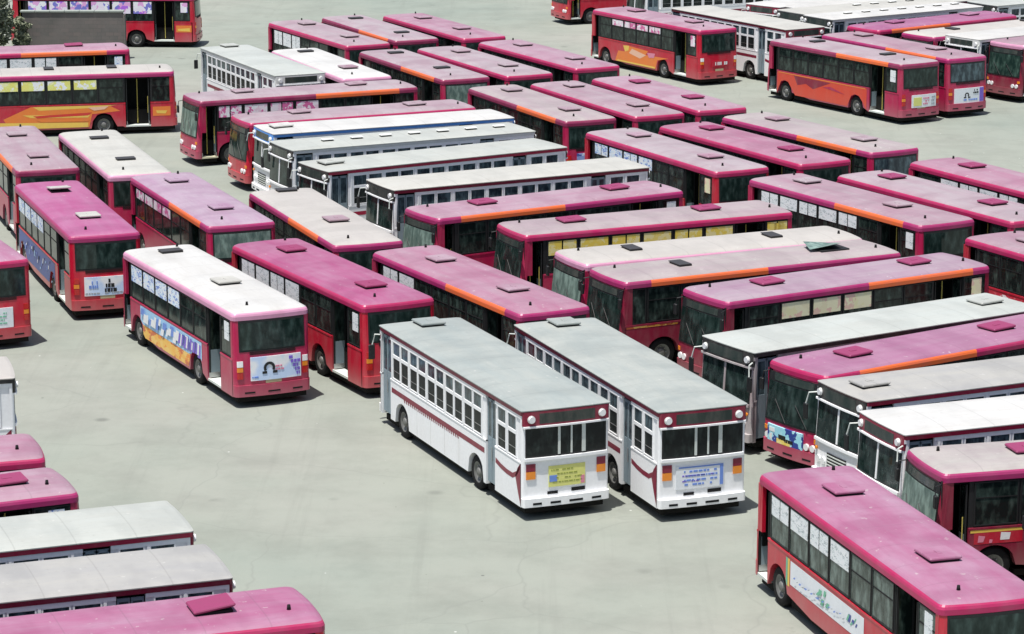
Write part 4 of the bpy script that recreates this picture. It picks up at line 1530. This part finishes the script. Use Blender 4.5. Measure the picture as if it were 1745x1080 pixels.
 dict(pos=P(-10.80, 68.47, 3.560), label='second pink bus tail at the lower left edge, directly above the white roofs', roof='roof_rose', rim='rim_magenta', rearposter='poster_blue', hmat='rubber', hatches=((4.5, 'hatch_rose', 0), (1.6, 'hatch_rose', 0))),
 dict(pos=P(-4.18, 59.04, 3.485), label='large pink roofed bus filling the bottom left corner with a raised hatch', roof='roof_magenta', rim='rim_pink', paint='red', hatches=((8.0, 'hatch_rose', 0), (2.3, 'hatch_rose', 1))),
]


def W(*a):
    return ('w',) + a


WHT_B = [
 dict(pos=W(1.46, 75.11, 1.968), label='white bus with grey roof and maroon stripes, a yellow board on its tail', roof='roof_aluminium', rear_ad=('flat_lime', (-.55, .52, .88, 1.46), end_rows(-.45, .45, .95, 1.4, 4, 'flat_olive', 31, .3) + [('r', .28, .50, 1.02, 1.2, 'flat_blue'), ('r', -.53, -.42, .9, 1.12, 'flat_pink')])),
 dict(pos=W(5.11, 74.96, 1.928), label='white bus with grey roof and maroon stripes, a blue swirl board on its tail', roof='roof_aluminium', rear_ad=('ad_board', (-.62, .78, .86, 1.50), [('r', -.60, .70, 1.44, 1.48, 'flat_blue'), ('r', -.60, -.50, .9, 1.44, 'flat_blue')] + end_rows(-.45, .55, .92, 1.40, 4, 'flat_blue', 33, .45) + end_rows(-.3, .6, 1.0, 1.3, 2, 'flat_purple', 34, .25))),
 dict(pos=W(-10.04, 137.09, 2.002), label='white bus with many small windows, right of the orange striped bus', roof='roof_pale', trim='trim_white', header='trim_white'),
 dict(pos=W(-.39, 125.23, 3.554), label='white bus with a blue band along its roof edge', roof='roof_bright', trim='trim_blue', header='trim_blue'),
 dict(pos=W(.45, 121.62, 3.600), label='white bus with small roof vents between the blue trimmed and red lined buses', roof='roof_pale', trim='trim_white', header='trim_black', ridge=7, hatch=False),
 dict(pos=W(1.60, 117.60, 3.690), label='white bus with dark red roof line, third down in the central white stack', roof='roof_pale', trim='trim_red', header='trim_black'),
 dict(pos=W(4.81, 112.95, 3.610), label='white bus lowest in the central white stack, touching the mauve and orange bus', roof='roof_white', trim='trim_maroon', header='trim_black', hatch=False),
 dict(pos=W(15.60, 88.08, 3.699), label='white roofed bus with a black trimmed edge behind the violet magenta roofed bus', roof='roof_pale', trim='trim_black', header='trim_black', hx=1.2, paint='maroon_white'),
 dict(pos=W(18.94, 81.48, 3.580), label='grey roofed white bus between the violet magenta roofed bus and the brilliant white roof', roof='roof_aluminium2', trim='trim_red', header='trim_black', hx=10.1),
 dict(pos=W(19.95, 77.30, 3.499), label='bus with a brilliant white roof and red edge at the right', roof='roof_bright', trim='trim_red', header='trim_maroon', hatch=False),
 dict(pos=W(15.65, 154.21, 2.108), label='white bus with maroon roof line, right behind the lone red mural bus', roof='roof_white', trim='trim_maroon', hatch=False),
 dict(pos=W(22.15, 171.85, 3.90), label='white roofed bus at the top edge, farthest of the top right group', roof='roof_bright', header='trim_maroon', ridge=4, hatch=False),
 dict(pos=W(25.95, 164.89, 3.721), label='white bus with roof vents behind the violet roofed bus in the top right corner', roof='roof_bright', trim='trim_white', header='trim_black', ridge=7, hatch=False),
 dict(pos=W(32.30, 156.99, 3.77), label='white fronted white bus left of the dark fronted bus at the top right', roof='roof_bright', trim='trim_white', header='trim_white', hatch=False, ridge=2),
 dict(pos=W(24.71, 167.25, 3.72), label='white bus second from the back in the packed white rows at the top right', roof='roof_white', trim='trim_white', header='trim_black', hatch=False, ridge=5),
 dict(pos=W(24.35, 170.18, 3.72), label='white bus third from the back in the packed white rows at the top right', roof='roof_bright', trim='trim_maroon', header='trim_black', hatch=False, ridge=0),
 dict(pos=W(35.94, 171.17, 3.72), label='white roof cut by the right edge just above the violet roofed bus tail', roof='roof_pale', trim='trim_white', header='trim_black', hatch=False, ridge=6),
 dict(pos=W(33.91, 173.19, 3.72), label='white roof cut by the top right corner, second above the violet roofed bus', roof='roof_white', trim='trim_maroon', header='trim_black', hatch=False, ridge=5),
 dict(pos=W(33.02, 175.83, 3.72), label='white roof cut by the top edge, third above the violet roofed bus tail', roof='roof_bright', trim='trim_white', header='trim_black', hatch=False, ridge=0),
 dict(pos=W(17.5, 179.8, 3.57), label='white bus side glimpsed above the front half of the lone mural bus', roof='roof_white', trim='trim_maroon', hatch=False),
 dict(pos=W(-14.12, 79.51, 3.40), label='white bus tail cut by the left edge above the pink tails', roof='roof_cream', trim='trim_black', header='trim_black'),
 dict(pos=W(-7.75, 65.15, 3.502), label='greenish grey roofed white bus with red edge, directly below the pink tails', roof='roof_pale', trim='trim_red', hatch=False),
 dict(pos=W(-6.50, 61.71, 3.480), label='cream grey roofed bus with dark edge, above the large pink roof bottom left', roof='roof_aluminium2', trim='trim_maroon', hatch=False),
]
glass_mat('glass_dusty2', dark=(0.02, 0.035, 0.03), lite=(0.15, 0.20, 0.18), thr=0.45, rough=0.2)
glass_mat('glass_dark2', dark=(0.012, 0.028, 0.024), lite=(0.06, 0.11, 0.09), thr=0.5)
ad_mat('ad_bluewhite2', [WHT, WHT, (0.75, 0.82, 0.92), PUR, WHT, (0.1, 0.15, 0.4)], 3.2)
roof_mat('roof_violet2', (0.25, 0.11, 0.20), (0.31, 0.24, 0.28), 0.6)
roof_mat('roof_aluminium2', (0.28, 0.28, 0.285), (0.36, 0.35, 0.32), 0.5, stain=(0.30, 0.30, 0.30))
paint('maroon_white', (0.45, 0.42, 0.42), 0.4, 0.5, (0.2, 0.05, 0.07))
for o in RED:
    make_red_bus(o)
for o in WHT_B:
    make_white_bus(o)
print('objects', len(bpy.data.objects))
